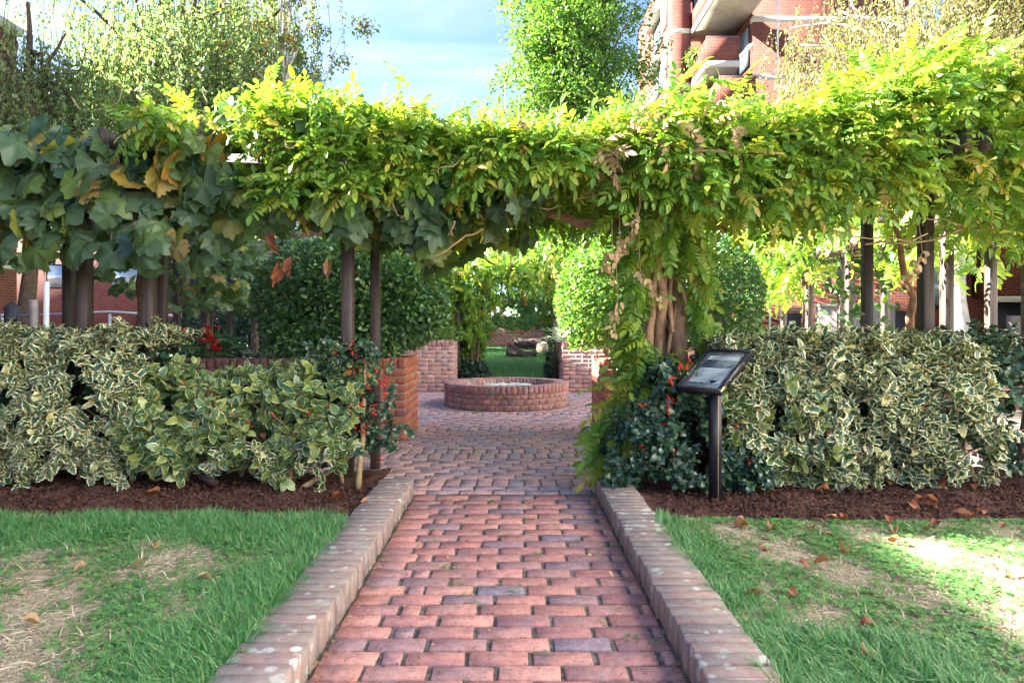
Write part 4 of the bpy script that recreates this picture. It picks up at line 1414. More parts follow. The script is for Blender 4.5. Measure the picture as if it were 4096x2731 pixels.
MB().tube(P, np.linspace(0.012, 0.006, 10), 6).build('stem', 'tan_stem', hB, True)
berries(hB, tb[:30] + np.array([0, -0.01, 0.0]), 'berry')
berries(hB, tb[30:62], 'orange_berry', 0.9)

hC = thing('holly_sapling', 'slim dark green holly thick with scarlet berries in front of the left posts', 'shrub', (-1.0, 4.55, 0.07))
m_ = 270
c0 = W(1430, 1480, 4.6)
x = c0[0] + rng.normal(0, 0.13, m_); z = RU(0.30, 1.02, m_); y = 4.6 + rng.normal(0, 0.08, m_)
x = x + 0.10 * np.sin(z * 6) - np.where(z > 0.85, rng.normal(0.0, 0.03, m_), 0)
tips = np.stack([x, y, z], 1)
D = np.stack([rng.normal(0.1, 0.6, m_), -0.5 + rng.normal(0, 0.4, m_), 0.6 + rng.normal(0, 0.3, m_)], 1)
p, t, nn_, s = rosettes(tips, D, 6, 0.05)
scatter(hC, 'inner_leaves', TPL_SPINY, p, t, nn_, s, 'green_holly', 90, p[:, 1])
MB().tube(wobble((-1.0, 4.42, 0.05), (-0.99, 4.62, 0.95), 9, 0.05), np.linspace(0.022, 0.008, 9), 8, lump=0.05).build('stem', 'tan_stem', hC, True)
P = np.array([W(a, b, 4.5) for a, b in ((1415, 1370), (1400, 1410), (1430, 1425), (1395, 1395), (1445, 1440), (1420, 1490), (1480, 1500), (1500, 1490), (1530, 1500), (1520, 1530), (1475, 1540), (1450, 1560), (1490, 1610), (1440, 1620), (1450, 1690), (1470, 1700), (1430, 1710), (1460, 1730), (1405, 1760), (1540, 1590), (1555, 1640), (1385, 1500), (1465, 1660), (1510, 1835), (1420, 1640), (1500, 1650), (1545, 1540), (1360, 1400))])
berries(hC, P + rng.normal(0, 0.012, P.shape), 'berry', 1.05)

hD = thing('holly_bush', 'glossy dark green holly bush with red berries in front of the wisteria trunk', 'shrub', (1.05, 4.5, 0.07))
td = hedge(hD, 0.62, 1.62, 4.38, 4.9, L1([(2400, 1830), (2480, 1690), (2540, 1560), (2600, 1540), (2640, 1460), (2720, 1450), (2780, 1560), (2850, 1600), (2900, 1700), (3050, 1760)], 4.4), lambda x: 0.10 + 0.03 * bumpy(x, 0, 0, 4) + 0 * x,
           TPL_SPINY, 'green_holly', 0.062, 330, 110, 260)
stems_at(hD, [(0.95, 4.55), (1.2, 4.6)], 0.6, 0.012, 'dark_bark')
P = np.array([W(a, b, 4.27) for a, b in ((2720, 1465), (2735, 1455), (2755, 1470), (2760, 1460), (2690, 1515), (2680, 1530), (2700, 1510), (2670, 1595), (2680, 1620), (2695, 1605), (2675, 1640), (2640, 1680), (2570, 1625), (2660, 1690), (2690, 1810), (2650, 1700), (2740, 1830), (2585, 1625), (2550, 1800), (2945, 1700), (3010, 1845), (2730, 1480))])
berries(hD, P + rng.normal(0, 0.01, P.shape), 'berry', 0.9)

hE = thing('holly_hedge', 'bushy holly hedge with cream edged spiny leaves behind the black sign', 'hedge', (2.6, 4.8, 0.07))
te = hedge(hE, 1.42, 3.12, 4.46, 5.30, L1([(2700, 1420), (2800, 1385), (2950, 1350), (3100, 1355), (3300, 1340), (3500, 1345), (3700, 1350), (3900, 1355), (4100, 1380), (4400, 1380)], 4.65), lambda x: 0.10 + 0.05 * bumpy(x, 0, 0, 4) + 0 * x,
           TPL_SPINY, 'spiny_leaf', 0.080, 900, 520, 800)
tf = hedge(hE, 1.30, 2.05, 4.42, 4.7, L1([(2700, 1480), (2950, 1420), (3200, 1480), (3400, 1560)], 4.5), lambda x: 0.12 + 0 * x, TPL_BROAD, 'broad_leaf', 0.085, 95, 10, 40, per=6, nobj=60)
stems_at(hE, [(1.75, 4.6), (2.2, 4.65), (2.75, 4.62), (3.2, 4.7)], 0.85, 0.017)
berries(hE, tf[:18], 'orange_berry', 1.0)
berries(hE, te[:26], 'orange_berry', 0.9)

hF = thing('shrub', 'dark green shrub in deep shade at the end of the cream edged hedge', 'shrub', (3.9, 4.9, 0.07))
hedge(hF, 3.05, 4.9, 4.62, 5.5, lambda x: 1.08 + 0 * x, lambda x: 0.15 + 0 * x, TPL_SPINY, 'green_holly', 0.065, 330, 160, 330, per=6, nobj=60)
stems_at(hF, [(3.6, 4.8), (4.1, 4.85)], 0.8, 0.02, 'dark_bark')


# ------------------------------------------------------------------ clipped shrubs and flowers in the planters
def dome(name, label, c, r, n, tpl, mat, size, core=0.25, branches=6, squash=1.0, cat='shrub', branch_mat='bark', base_r=0.02, n_in=0.35, low=-0.75):
    """Rounded clipped shrub: small leaves over an uneven ellipsoid, with stems inside."""
    c, r = np.asarray(c, float), np.asarray(r, float)
    root = thing(name, label, cat, (c[0], c[1], c[2] - r[2]))
    d = rvec(n)
    d = d[d[:, 2] > low]
    k = len(d)
    depth = np.where(rng.random(k) < n_in, rng.uniform(0.45, 0.95, k), 1.0 + rng.normal(0, 0.018, k))
    lump = 1 + 0.05 * bumpy(d[:, 0] * 2 + c[0], d[:, 1] * 2, d[:, 2] * 2, 1.6) + 0.02 * bumpy(d[:, 0] * 6, d[:, 1] * 6, d[:, 2] * 6, 1.7)
    P = c + d * r * (depth * lump)[:, None]
    t = d * 0.8 + rng.normal(0, 0.6, (k, 3)) + np.array([0, 0, 0.15])
    nn_ = d * 0.7 + rng.normal(0, 0.45, (k, 3)) + np.array([0, 0, 0.5])
    scatter(root, 'foliage', tpl, P, t, nn_, size * RU(0.65, 1.2, k), mat)
    for b in range(branches):
        e = rvec(1)[0]
        e[2] = abs(e[2]) * 0.8 + 0.1
        e[1] = -abs(e[1])
        MB().tube(wobble(c - [0, 0, r[2] * 1.0], c + e * r * 0.85, 9, 0.25 * r[0]), np.linspace(base_r, base_r * 0.3, 9), 6, lump=0.05).build('branch', branch_mat, root, True)
    return root


bushL = dome('camellia_bush', 'wide dark glossy bush spreading over the geranium planter wall', (-1.72, 7.25, 1.42), (0.98, 0.55, 0.66), 17000, TPL_OVAL, 'camellia', 0.062, branches=16, n_in=0.5, base_r=0.028)
for (x, y, z, r, n) in ((-1.13, 7.15, 1.32, 0.40, 5000), (-2.15, 7.05, 1.05, 0.36, 3600), (-1.5, 6.98, 1.02, 0.34, 2600)):
    d = rvec(n); c = np.array([x, y, z])
    P = c + d * np.array([r * 1.1, r * 0.9, r]) * rng.uniform(0.7, 1.05, n)[:, None]
    P[:, 2] = np.maximum(P[:, 2], 0.74)
    scatter(bushL, 'foliage', TPL_OVAL, P, d + rng.normal(0, 0.6, (n, 3)), d * 0.6 + rng.normal(0, 0.4, (n, 3)) + [0, 0, 0.5], RU(0.04, 0.07, n), 'camellia')
dome('clipped_dome', 'sunlit egg shaped clipped bush beside the wisteria trunk', (1.07, 7.28, 1.40), (0.585, 0.56, 0.66), 11500, TPL_OVAL, 'box_leaf', 0.052, branches=5, n_in=0.35)
dome('clipped_dome', 'shaded round clipped bush behind the wisteria trunk, above the sign', (1.98, 7.25, 1.42), (0.64, 0.6, 0.68), 12500, TPL_OVAL, 'camellia', 0.056, branches=7, n_in=0.4)

# geranium
ger = thing('geranium', 'scarlet geranium in bloom above the planter coping coloured dark for shade', 'flower', (-3.05, 6.98, 0.74))
n = 210
c = np.array([-3.05, 6.98, 0.90])
d = rvec(n)
P = c + d * np.array([0.33, 0.16, 0.16]) * rng.uniform(0.5, 1.0, n)[:, None]
kk = 12
ang = np.linspace(0.35, 2 * PI - 0.35, kk)
tplG = [ring_template([(0.5 * math.sin(a + PI), 0.5 + 0.5 * math.cos(a + PI)) for a in ang], lambda x, y, i: 0.18 * (x * x + (y - 0.5) ** 2) * 4 * 0.5 + 0.03 * (i % 2), (0, 0.5))]
scatter(ger, 'inner_leaves', tplG, P, d * np.array([1, 1, 0.2]) + rng.normal(0, 0.3, (n, 3)), np.stack([d[:, 0] * 0.4, d[:, 1] * 0.6 - 0.2, np.ones(n)], 1), RU(0.055, 0.085, n), 'geranium_leaf', 60, P[:, 1])
for (pxx, pyy, rr) in ((743, 1330, 0.045), (823, 1320, 0.042), (773, 1345, 0.042), (800, 1352, 0.040), (833, 1350, 0.044), (867, 1378, 0.050), (862, 1397, 0.030), (874, 1305, 0.018)):
    p = W(pxx, pyy, 6.86)
    m = 46
    d = rvec(m)
    hd = scatter(ger, 'flower_head', [oval_template(3, 0.42, 0.1)], p + d * rr * 0.55, d + rng.normal(0, 0.3, (m, 3)), d + rng.normal(0, 0.5, (m, 3)), np.full(m, rr * 0.75), 'red_petal')
    if hd:
        del hd['kind']
    MB().tube(wobble((p[0] + RU(-0.05, 0.05), 6.95, 0.80), p, 5, 0.03), 0.004, 5).build('flower_stalk', 'green_stem', ger, True)

# lavender and silvery tufts
def tuft(name, label, c, n, h, spread, mat, width=0.03, cat='plant', flowers=0):
    root = thing(name, label, cat, tuple(c))
    c = np.asarray(c, float)
    P = c + rng.normal(0, 1, (n, 3)) * np.array([spread * 0.35, spread * 0.25, 0]) + np.array([0, 0, 1.0]) * (rng.random(n)[:, None] * h * 0.6)
    t = (P - c) * np.array([2.2, 2.2, 0.5]) / spread + np.array([0, 0, 0.6]) + rng.normal(0, 0.35, (n, 3))
    scatter(root, 'foliage', [small_template(width * 4, 0.2)], P, t, rvec(n) + [0, -0.8, 0.4], RU(0.5, 1.0, n) * h * 0.4, mat)
    for k in range(flowers):
        a = c + np.array([RU(-1, 1) * spread * 0.4, RU(-1, 1) * spread * 0.2, 0])
        e = a + np.array([RU(-0.06, 0.06), RU(-0.05, 0.02), h * RU(1.0, 1.5)])
        MB().tube([a, e], 0.002, 4).build('flower_stalk', 'green_stem', root)
        MB().tube([e - [0, 0, 0.03], e - [0, 0, 0.012], e + [0, 0, 0.01]], [0.005, 0.008, 0.003], 6, lump=0.2).build('flower_spike', 'lilac_petal', root)
    return root


tuft('lavender', 'grey lavender with thin lilac spikes between geranium and dark bush', (-2.52, 6.98, 0.74), 420, 0.22, 0.42, 'grey_leaf', 0.02, flowers=16)
tuft('herb_clump', 'low dark rosemary like clump beside the lavender', (-2.72, 6.93, 0.74), 260, 0.17, 0.22, 'dark_shrub', 0.03)
tuft('santolina', 'silvery grey tuft on the rear planter beside the sunlit dome', (1.02, 12.0, 0.85), 620, 0.40, 0.34, 'grey_leaf', 0.02)
tuft('seedling', 'feathery grey green seedling on the rear planter beside the dark bush', (-1.35, 12.0, 0.86), 360, 0.40, 0.42, 'light_shrub', 0.02)
tuft('paving_weed', 'small bright green weed growing from the court paving by the wisteria', (0.72, 6.93, -0.005), 50, 0.08, 0.09, 'clover', 0.05, cat='weed')
tuft('paving_weed', 'tiny weed at the foot of the well wall', (-0.45, 9.03, -0.005), 26, 0.07, 0.06, 'clover', 0.06, cat='weed')

# ------------------------------------------------------------------ climbers on the other pergolas
def climber(name, label, boxes, tpl, mat, size, loc, per_m3=None, trunk=None, cat='climber'):
    root = thing(name, label, cat, loc)
    Ps, Ts, Ns, Ss = [], [], [], []
    for (x0, x1, y0, y1, z0, z1, n) in boxes:
        P = np.stack([RU(x0, x1, n), RU(y0, y1, n), RU(z0, z1, n)], 1)
        P[:, 2] += 0.12 * bumpy(P[:, 0], P[:, 1], 0, 1.7)
        h = (P[:, 2] - z0) / (z1 - z0)
        Ps.append(P); Ts.append(np.stack([rng.normal(0, 0.5, n), rng.normal(-0.3, 0.5, n), -0.6 + 0.5 * h + rng.normal(0, 0.3, n)], 1))
        Ns.append(np.stack([rng.normal(0, 0.5, n), -0.5 + rng.normal(0, 0.4, n), 0.7 + rng.normal(0, 0.3, n)], 1)); Ss.append(RU(size * 0.7, size * 1.15, n))
    P, T, Nn, S = map(np.concatenate, (Ps, Ts, Ns, Ss))
    scatter(root, 'foliage', tpl, P, T, Nn, S, mat, smooth=(mat == 'vine_leaf'))
    for (a, b, r) in trunk or ():
        MB().tube(wobble(a, b, 10, 0.15), np.linspace(r, r * 0.6, 10), 7, lump=0.06).build('trunk', 'dark_bark', root, True)
    return root


TPL_VS = TPL_VINE[:4]
climber('grape_vine', 'shaded grape vine hanging from the pergola behind the geranium', [(-4.7, -3.3, 6.9, 13.3, 2.1, 2.5, 420), (-3.75, -3.25, 7.4, 11.5, 1.35, 2.2, 430), (-4.6, -4.1, 6.8, 10, 1.5, 2.2, 130)], TPL_VS, 'vine_leaf', 0.17, (-3.8, 9, 0),
        trunk=[((-3.72, 8.5, 0), (-3.75, 8.6, 2.1), 0.025)], cat='vine')
climber('wisteria', 'sunlit young wisteria on the pergola beside the low brick building', [(3.4, 4.9, 6.4, 13.2, 2.15, 2.65, 620), (3.3, 4.0, 8.6, 12.5, 1.62, 2.3, 300), (3.7, 4.9, 6.0, 7.6, 1.75, 2.3, 110)], TPL_COMP, 'wisteria', 0.30, (4.0, 9, 0),
        trunk=[((3.88, 9.2, 0), (3.95, 9.2, 2.1), 0.02)])
climber('wisteria', 'shaded wisteria with yellowing leaves hanging from the pergola behind the well', [(-3.8, 3.4, 12.6, 14.0, 2.15, 2.75, 800), (-1.5, 0.9, 12.7, 13.1, 1.9, 2.4, 170), (-1.05, -0.2, 12.8, 13.3, 1.72, 2.2, 90), (-1.2, -0.55, 12.9, 13.4, 0.9, 1.9, 70), (-2.6, -1.0, 12.9, 13.5, 1.2, 2.2, 150)], TPL_COMP, 'wisteria', 0.30, (-0.8, 13.3, 0),
        trunk=[((-0.80, 13.3, 0), (-0.85, 13.3, 2.1), 0.04), ((-0.72, 13.35, 0), (-0.5, 13.2, 2.15), 0.03), ((-1.5, 13.0, 1.95), (-0.6, 13.2, 1.75), 0.02)])
# leafy climber on the right-hand front posts
rc = thing('climbing_rose', 'dark leafy climber between the two right posts with a thin brown trunk', 'climber', (2.95, 5.6, 0.05))
n = 230
z = RU(0.8, 1.75, n)
P = np.stack([2.85 + rng.normal(0, 0.17, n), 5.65 + rng.normal(0, 0.12, n), z], 1)
scatter(rc, 'foliage', TPL_BROAD, P, dirs(n, 0, -0.4, -0.4, 0.5), dirs(n, 0, -0.5, 0.6, 0.4), RU(0.055, 0.085, n), 'camellia')
P = np.array([W(a, b, 5.6) for a, b in ((3650, 1420), (3640, 1270), (3655, 1190), (3620, 1120), (3605, 1020), (3600, 960), (3570, 870), (3540, 800))])
P[0, 2] = 0.0
MB().tube(P, np.linspace(0.035, 0.015, len(P)), 8, lump=0.08).build('trunk', 'bark', rc, True)

# ------------------------------------------------------------------ far lawn, wall, railing, logs
far_z = lambda y: np.interp(y, [13.9, 15, 25, 60], [0.0, 0.03, 0.43, 0.6])
fl = sheet('far_lawn', -12, 12, 14.0, 60, 30, 60, lambda x, y: far_z(y) + 0.02 * bumpy(x, y, 0, 1.2), 'far_lawn_turf')
tag(fl, 'shaded green lawn beyond the rear pergola', 'lawn')
n = 24000
y = 14.1 + 11 * rng.random(n) ** 1.6
x = RU(-2.6, 2.6, n)
scatter(None, 'far_grass', [small_template(0.05, 0.1)], np.stack([x, y, far_z(y)], 1), dirs(n, 0, 0, 1, 0.4), dirs(n, 0, -1, 0.2, 0.5), RU(0.04, 0.09, n), 'grass')
o = bpy.data.objects['far_grass']
tag(o, 'short grass blades on the far lawn', 'grass', kind='stuff')
fw_ = thing('garden_wall', 'weathered garden wall with ivy at the end of the far lawn', 'wall', (0, 25.2, 0.43))
MB().box(-9, 9, 25.1, 25.4, 0.2, 1.22).build('wall_face', 'mortar', fw_)
items, sc = [], []
for c in range(12):
    x = -1.9 - (0.11 if c % 2 else 0)
    while x < 2.6:
        items.append((x, 25.08, 0.36 + c * 0.0755, 0.2145, 0.06, 0.065, 0, 1.0))
        sc.append(abs(x))
        x += 0.2255
lay_bricks(fw_, items, 'rear_brick', 260, 'outer_bricks', sc)
MB().box(-9, 9, 25.03, 25.45, 1.22, 1.30).build('coping', 'rear_brick', fw_)
rail = thing('iron_railing', 'thin grey iron railing standing on the ivy covered wall', 'railing', (0, 25.25, 1.30))
for x in np.arange(-1.9, 2.4, 0.105):
    MB().box(x - 0.009, x + 0.009, 25.24, 25.26, 1.30, 2.12).build('rail_bar', 'grey_metal', rail)
for z in (1.42, 2.05):
    MB().box(-3, 3, 25.255, 25.275, z, z + 0.03).build('cross_rail', 'grey_metal', rail)
ivy = thing('ivy', 'ivy turning red along the top of the garden wall', 'ivy', (0, 25.0, 0.9))
n = 900
x = RU(-2.2, 2.4, n)
z = 1.30 + rng.normal(0, 0.11, n) - 0.12 * bumpy(x, 0, 0, 2.0)
P = np.stack([x, 24.98 + rng.normal(0, 0.05, n), z], 1)
m = 500
P2 = np.stack([RU(-1.8, 2.3, m), RU(24.9, 25.2, m), 2.05 + rng.normal(0, 0.16, m)], 1)
c3 = np.stack([0.55 + rng.normal(0, 0.13, 160), np.full(160, 24.95), RU(1.35, 2.0, 160)], 1)
c4 = np.stack([-1.15 + rng.normal(0, 0.25, 240), np.full(240, 24.9) + rng.normal(0, .05, 240), RU(0.75, 1.9, 240)], 1)
P = np.concatenate([P, P2, c3, c4])
n = len(P)
scatter(ivy, 'foliage', TPL_VINE[:3], P, dirs(n, 0, -0.2, -1, 0.4), dirs(n, 0, -1, 0.4, 0.4), RU(0.10, 0.19, n), 'ivy_leaf')


def log(label, a, b, r, mat, cut='bark_cut'):
    a, b = np.asarray(a, float), np.asarray(b, float)
    root = thing('log', label, 'log', tuple((a + b) / 2 - [0, 0, r]))
    MB().tube(wobble(a, b, 7, 0.05), np.full(7, r) * (1 + rng.normal(0, 0.05, 7)), 12, lump=0.06).build('bark_body', mat, root, True)
    d = (b - a) / np.linalg.norm(b - a)
    MB().tube([a - d * 0.012, a + d * 0.03], r * 0.9, 12).build('cut_end', cut, root)
    MB().tube([b - d * 0.03, b + d * 0.012], r * 0.9, 12).build('cut_end', cut, root)
    return root


zg = lambda y: float(far_z(np.array(y)))
log('dark flat log slice lying on the far lawn', (0.28, 20.5, zg(20.5) + 0.02), (0.28, 20.5, zg(20.5) + 0.17), 0.46, 'log_dark', 'bark_cut')
log('pale barkless log pointing towards the well', (1.0, 21.2, zg(21.2) + 0.20), (1.52, 19.6, zg(19.6) + 0.17), 0.17, 'bark_cut')
log('long dark log against the garden wall', (0.15, 24.0, zg(24) + 0.18), (1.3, 23.6, zg(23.6) + 0.18), 0.20, 'log_dark')
log('short thick dark log beside the long one', (1.25, 22.7, zg(22.7) + 0.28), (2.1, 23.0, zg(23) + 0.28), 0.29, 'log_dark')
log('dark log stump end next to the log slice', (0.85, 21.7, zg(21.7) + 0.16), (1.15, 21.8, zg(21.8) + 0.16), 0.20, 'log_dark')

# shrubs in the middle distance
dome('shrub', 'variegated shrub at the foot of the rear pergola post left of the far lawn', (-0.86, 13.75, 0.55), (0.28, 0.4, 0.62), 3600, TPL_SMALL, 'light_shrub', 0.07, branches=3)
dome('shrub', 'low dark strap leaved shrub right behind the well', (-0.92, 13.35, 0.18), (0.45, 0.25, 0.26), 1600, TPL_SMALL, 'dark_shrub', 0.10, branches=0)
dome('shrub', 'small dark shrub at the foot of the rear pergola post beside the silvery tuft', (0.80, 13.5, 0.28), (0.13, 0.2, 0.36), 900, TPL_SMALL, 'dark_shrub', 0.08, branches=0)
dome('shrub', 'large dark evergreen behind the geranium and lavender', (-5.0, 15.5, 1.3), (2.3, 1.2, 1.7), 15000, TPL_SMALL, 'dark_shrub', 0.11, branches=4)
dome('shrub', 'grey green low hedge behind the shaded grape vine', (-6.2, 13.8, 0.6), (1.9, 0.6, 0.65), 7000, TPL_SMALL, 'dark_shrub', 0.09, branches=0)
dome('shrub', 'dense dark tree shrub behind the wide camellia bush', (-2.9, 16.2, 1.6), (1.5, 1.0, 1.7), 10000, TPL_SMALL, 'dark_shrub', 0.11, branches=3)
dome('shrub', 'tall light green shrub beside the rear pergola post', (-1.75, 15.2, 1.25), (0.85, 0.7, 1.3), 6500, TPL_SMALL, 'light_shrub', 0.10, branches=3)
dome('shrub', 'leafy green shrub in front of the iron railing end', (-2.2, 23.5, 1.3), (1.3, 0.8, 1.2), 5000, TPL_SMALL, 'light_shrub', 0.14, branches=2)
dome('shrub', 'green shrub behind the rear pergola beside the sunlit dome', (1.9, 15.6, 1.4), (1.1, 0.9, 1.5), 7500, TPL_SMALL, 'light_shrub', 0.11, branches=3)
dome('shrub', 'low loose shrub below the sunlit pergola by the brick building', (4.9, 13.2, 0.45), (1.5, 0.7, 0.62), 5500, TPL_SMALL, 'light_shrub', 0.09, branches=2)
dome('shrub', 'sparse reddish shrub at the foot of the far sunlit posts', (4.3, 11.2, 0.5), (0.55, 0.5, 0.55), 2200, TPL_SMALL, 'ivy_leaf', 0.07, branches=4)
dome('shrub', 'leafy green shrub behind the clipped round bush', (3.1, 14.5, 1.1), (0.9, 0.7, 1.1), 5000, TPL_SMALL, 'camellia', 0.10, branches=2)

# ------------------------------------------------------------------ trees
def birch(name, label, base, H, limbs, strands, per, mat, size, R, zlow, bark='dark_bark', tr=0.22, lean=(0, 0), zmid=0.6):
    """Weeping birch: trunk, arching limbs and curtains of hanging twigs."""
    root = thing(name, label, 'tree', tuple(base))
    b = np.asarray(base, float)
    tp = b + np.array([lean[0], lean[1], H])
    Ptr = wobble(b, tp, 12, 0.5)
    MB().tube(Ptr, np.linspace(tr, tr * 0.25, 12), 9, lump=0.05).build('trunk', bark, root, True)
    anchors = []
    for k in range(limbs):
        f0 = RU(0.35, 0.95)
        s = Ptr[int(f0 * 11)]
        a = k * 2.4 + RU(-0.4, 0.4)
        rr = R * RU(0.55, 1.0)
        e = b + np.array([lean[0], lean[1], 0]) * f0 + np.array([rr * math.cos(a), rr * math.sin(a), min(H * RU(zmid, 1.0), H)])
        Pl = wobble(s, e, 9, 0.5, -0.35)
        MB().tube(Pl, np.linspace(tr * 0.35, tr * 0.07, 9), 6, lump=0.05).build('limb', bark, root, True)
        anchors.append(Pl[2:])
    A = np.concatenate(anchors)
    tw = MB()
    PP, TT = [], []
    for k in range(strands):
        a = A[rng.integers(len(A))] + rng.normal(0, 0.45, 3) * np.array([1, 1, 0.5])
        ln = min(RU(1.2, 4.2), a[2] - zlow(a[0], a[1]))
        if ln < 0.3:
            continue
        m = 6
        out = unit((a - Ptr[6])[None] * np.array([1, 1, 0]))[0] * RU(0.1, 0.5)
        s = np.linspace(0, 1, m)
        P = a + np.stack([out[0] * np.sqrt(s), out[1] * np.sqrt(s), -ln * s], 1) + np.cumsum(rng.normal(0, 0.022, (m, 3)), 0)
        tw.tube(P, np.linspace(0.008, 0.003, m), 3, False)
        q = int(per * ln / 2.6) + 4
        ss = rng.random(q) * (m - 1)
        PP.append(np.stack([np.interp(ss, np.arange(m), P[:, c]) for c in range(3)], 1) + rng.normal(0, 0.04, (q, 3)))
    tw.build('twigs', 'dark_bark', root)['kind'] = 'stuff'
    P = np.concatenate(PP)
    n = len(P)
    scatter(root, 'crown', TPL_SMALL, P, dirs(n, 0, 0, -0.8, 0.5), rvec(n), RU(size * 0.7, size * 1.3, n), mat)
    return root


def tree(name, label, base, H, R, nl, n, mat, size, bark='dark_bark', z0=0.25, upright=0.6, tr=0.16, clump=0.35, cat='tree', clumps=8, shape=None):
    """Branching tree with leaves in clumps along its twigs."""
    root = thing(name, label, cat, tuple(base))
    b = np.asarray(base, float)
    Ptr = wobble(b, b + np.array([0, 0, H * 0.95]), 10, 0.3)
    MB().tube(Ptr, np.linspace(tr, tr * 0.15, 10), 8, lump=0.05).build('trunk', bark, root, True)
    cl = []
    for k in range(nl):
        f0 = RU(z0 * 0.8, 0.85)
        s = Ptr[int(f0 * 9)]
        a = k * 2.4 + RU(-0.3, 0.3)
        f1 = min(1.0, f0 + RU(0.1, 0.5) * upright)
        rr = R * (shape(f1) if shape else math.sqrt(max(0.05, 1 - (2 * (f1 - z0) / (1 - z0) - 0.9) ** 2 * 0.8))) * RU(0.65, 1.05)
        e = b + np.array([rr * math.cos(a), rr * math.sin(a), H * f1])
        Pl = wobble(s, e, 8, 0.35, -0.1)
        MB().tube(Pl, np.linspace(tr * 0.36, tr * 0.05, 8), 6).build('limb', bark, root, True)
        for q in range(clumps):
            cl.append(Pl[rng.integers(2, 8)] + rng.normal(0, clump * 0.9, 3))
    C = np.array(cl)
    n_ = n
    i = rng.integers(0, len(C), n_)
    P = C[i] + rng.normal(0, 1, (n_, 3)) * clump * np.array([0.55, 0.55, 0.42])
    scatter(root, 'crown', TPL_SMALL, P, dirs(n_, 0, 0, -0.15, 0.6), dirs(n_, 0, 0, 0.8, 0.6), RU(size * 0.7, size * 1.3, n_), mat)
    return root


birch('birch_tree', 'tall weeping birch with hanging green curtains behind the grape vine', (-9.6, 20.0, 0.0), 12.5, 40, 1650, 46, 'birch_leaf', 0.105, 4.3, lambda x, y: 3.5, zmid=0.5)
birch('birch_tree', 'bluish weeping birch in shade beside the brick building at the frame edge', (-12.5, 17.6, 0.0), 9.5, 20, 560, 40, 'birch_leaf', 0.095, 1.7, lambda x, y: 3.5, zmid=0.5)
birch('birch_tree', 'golden weeping birch hanging in front of the apartment block', (10.5, 16.0, 0.0), 10.5, 40, 2300, 46, 'gold_birch_leaf', 0.085, 4.2, lambda x, y: 4.2 - 0.0 * x, bark='birch_bark', zmid=0.6)
tree('maple_tree', 'airy small maple with rusty leaf clumps against the sky', (-6.2, 18.5, 0.0), 11.5, 1.8, 15, 5200, 'maple_leaf', 0.12, bark='grey_wood', z0=0.35, upright=1.0, tr=0.12, clump=0.30, clumps=3)
tree('hornbeam_tree', 'dense upright green tree lit from the side beside the apartment block', (2.15, 23.0, 0.3), 14.5, 2.55, 110, 90000, 'hornbeam_leaf', 0.13, z0=0.12, upright=0.9, tr=0.2, clump=0.46, clumps=10)
tree('young_tree', 'thin pale sparse tree low against the sky beside the upright tree', (-0.9, 33.0, 0.5), 11.0, 2.6, 16, 1900, 'hornbeam_leaf', 0.13, z0=0.4, upright=0.8, tr=0.08, clump=0.55, clumps=3)
tree('garden_tree', 'green leafy tree behind the garden wall and railing', (0.8, 29.0, 0.5), 5.2, 2.6, 24, 9000, 'hornbeam_leaf', 0.15, z0=0.15, upright=0.6, tr=0.12, clump=0.6)
tree('garden_tree', 'dark green tree behind the shaded vine pergola', (-4.6, 27.0, 0.5), 6.5, 2.6, 24, 9000, 'dark_shrub', 0.16, z0=0.15, upright=0.6, tr=0.12, clump=0.6)
tree('garden_tree', 'dark bushy tree beyond the yard behind the handrail', (-11.5, 31.0, 0.0), 7.5, 3.2, 26, 9000, 'dark_shrub', 0.19, z0=0.1, upright=0.6, tr=0.14, clump=0.7)
# pale birch stem seen between the left posts
bt = MB().tube(wobble((-9.95, 20.4, 0), (-9.9, 20.4, 4.2), 8, 0.1), np.linspace(0.17, 0.13, 8), 10, lump=0.04).build('pale_tree', 'birch_bark', None, True)
tag(bt, 'pale ivy spotted tree stem seen between the vine posts', 'tree stem')


# ------------------------------------------------------------------ buildings
def bx(root, name, mat, *a):
    return MB().box(*a).build(name, mat, root)


# apartment block on the right, stepped brick piers with balconies
apt = thing('apartment_block', 'brick apartment block with concrete balconies above the wisteria', 'building', (12, 38, 0))
bx(apt, 'brick_pier', 'wall_red', 8.72, 9.70, 37.0, 39.4, 0, 22)
bx(apt, 'wall', 'wall_red', 8.9, 12.0, 39.4, 48, 0, 22)
bx(apt, 'wall', 'wall_red', 9.70, 12.35, 37.9, 39.4, 0, 22)
bx(apt, 'brick_pier', 'wall_red', 12.12, 20.0, 34.4, 48, 0, 22)
for z in (8.2, 11.2, 14.13, 17.05, 20.0):
    bx(apt, 'concrete_band', 'concrete', 8.70, 9.715, 36.97, 39.42, z, z + 0.25)
    bx(apt, 'concrete_band', 'concrete', 12.10, 20.02, 34.37, 34.7, z - 0.55, z - 0.27)
# sunlit flank windows of the left pier
for z in (9.3, 12.2, 15.1, 18.0):
    w = bx(apt, 'window', 'frame_dark', 8.85, 8.912, 39.6, 42.6, z, z + 1.55)
    bx(w, 'pane', 'window_glass', 8.835, 8.85, 39.7, 41.1, z + 0.1, z + 1.45)
    bx(w, 'pane', 'window_glass', 8.835, 8.85, 41.2, 42.5, z + 0.1, z + 1.45)
    bx(apt, 'window_hood', 'concrete', 8.3, 8.9, 39.4, 43.2, z + 1.62, z + 1.78)
    bx(apt, 'concrete_panel', 'white_paint', 8.60, 8.72, 38.3, 39.4, z + 0.1, z + 1.7)
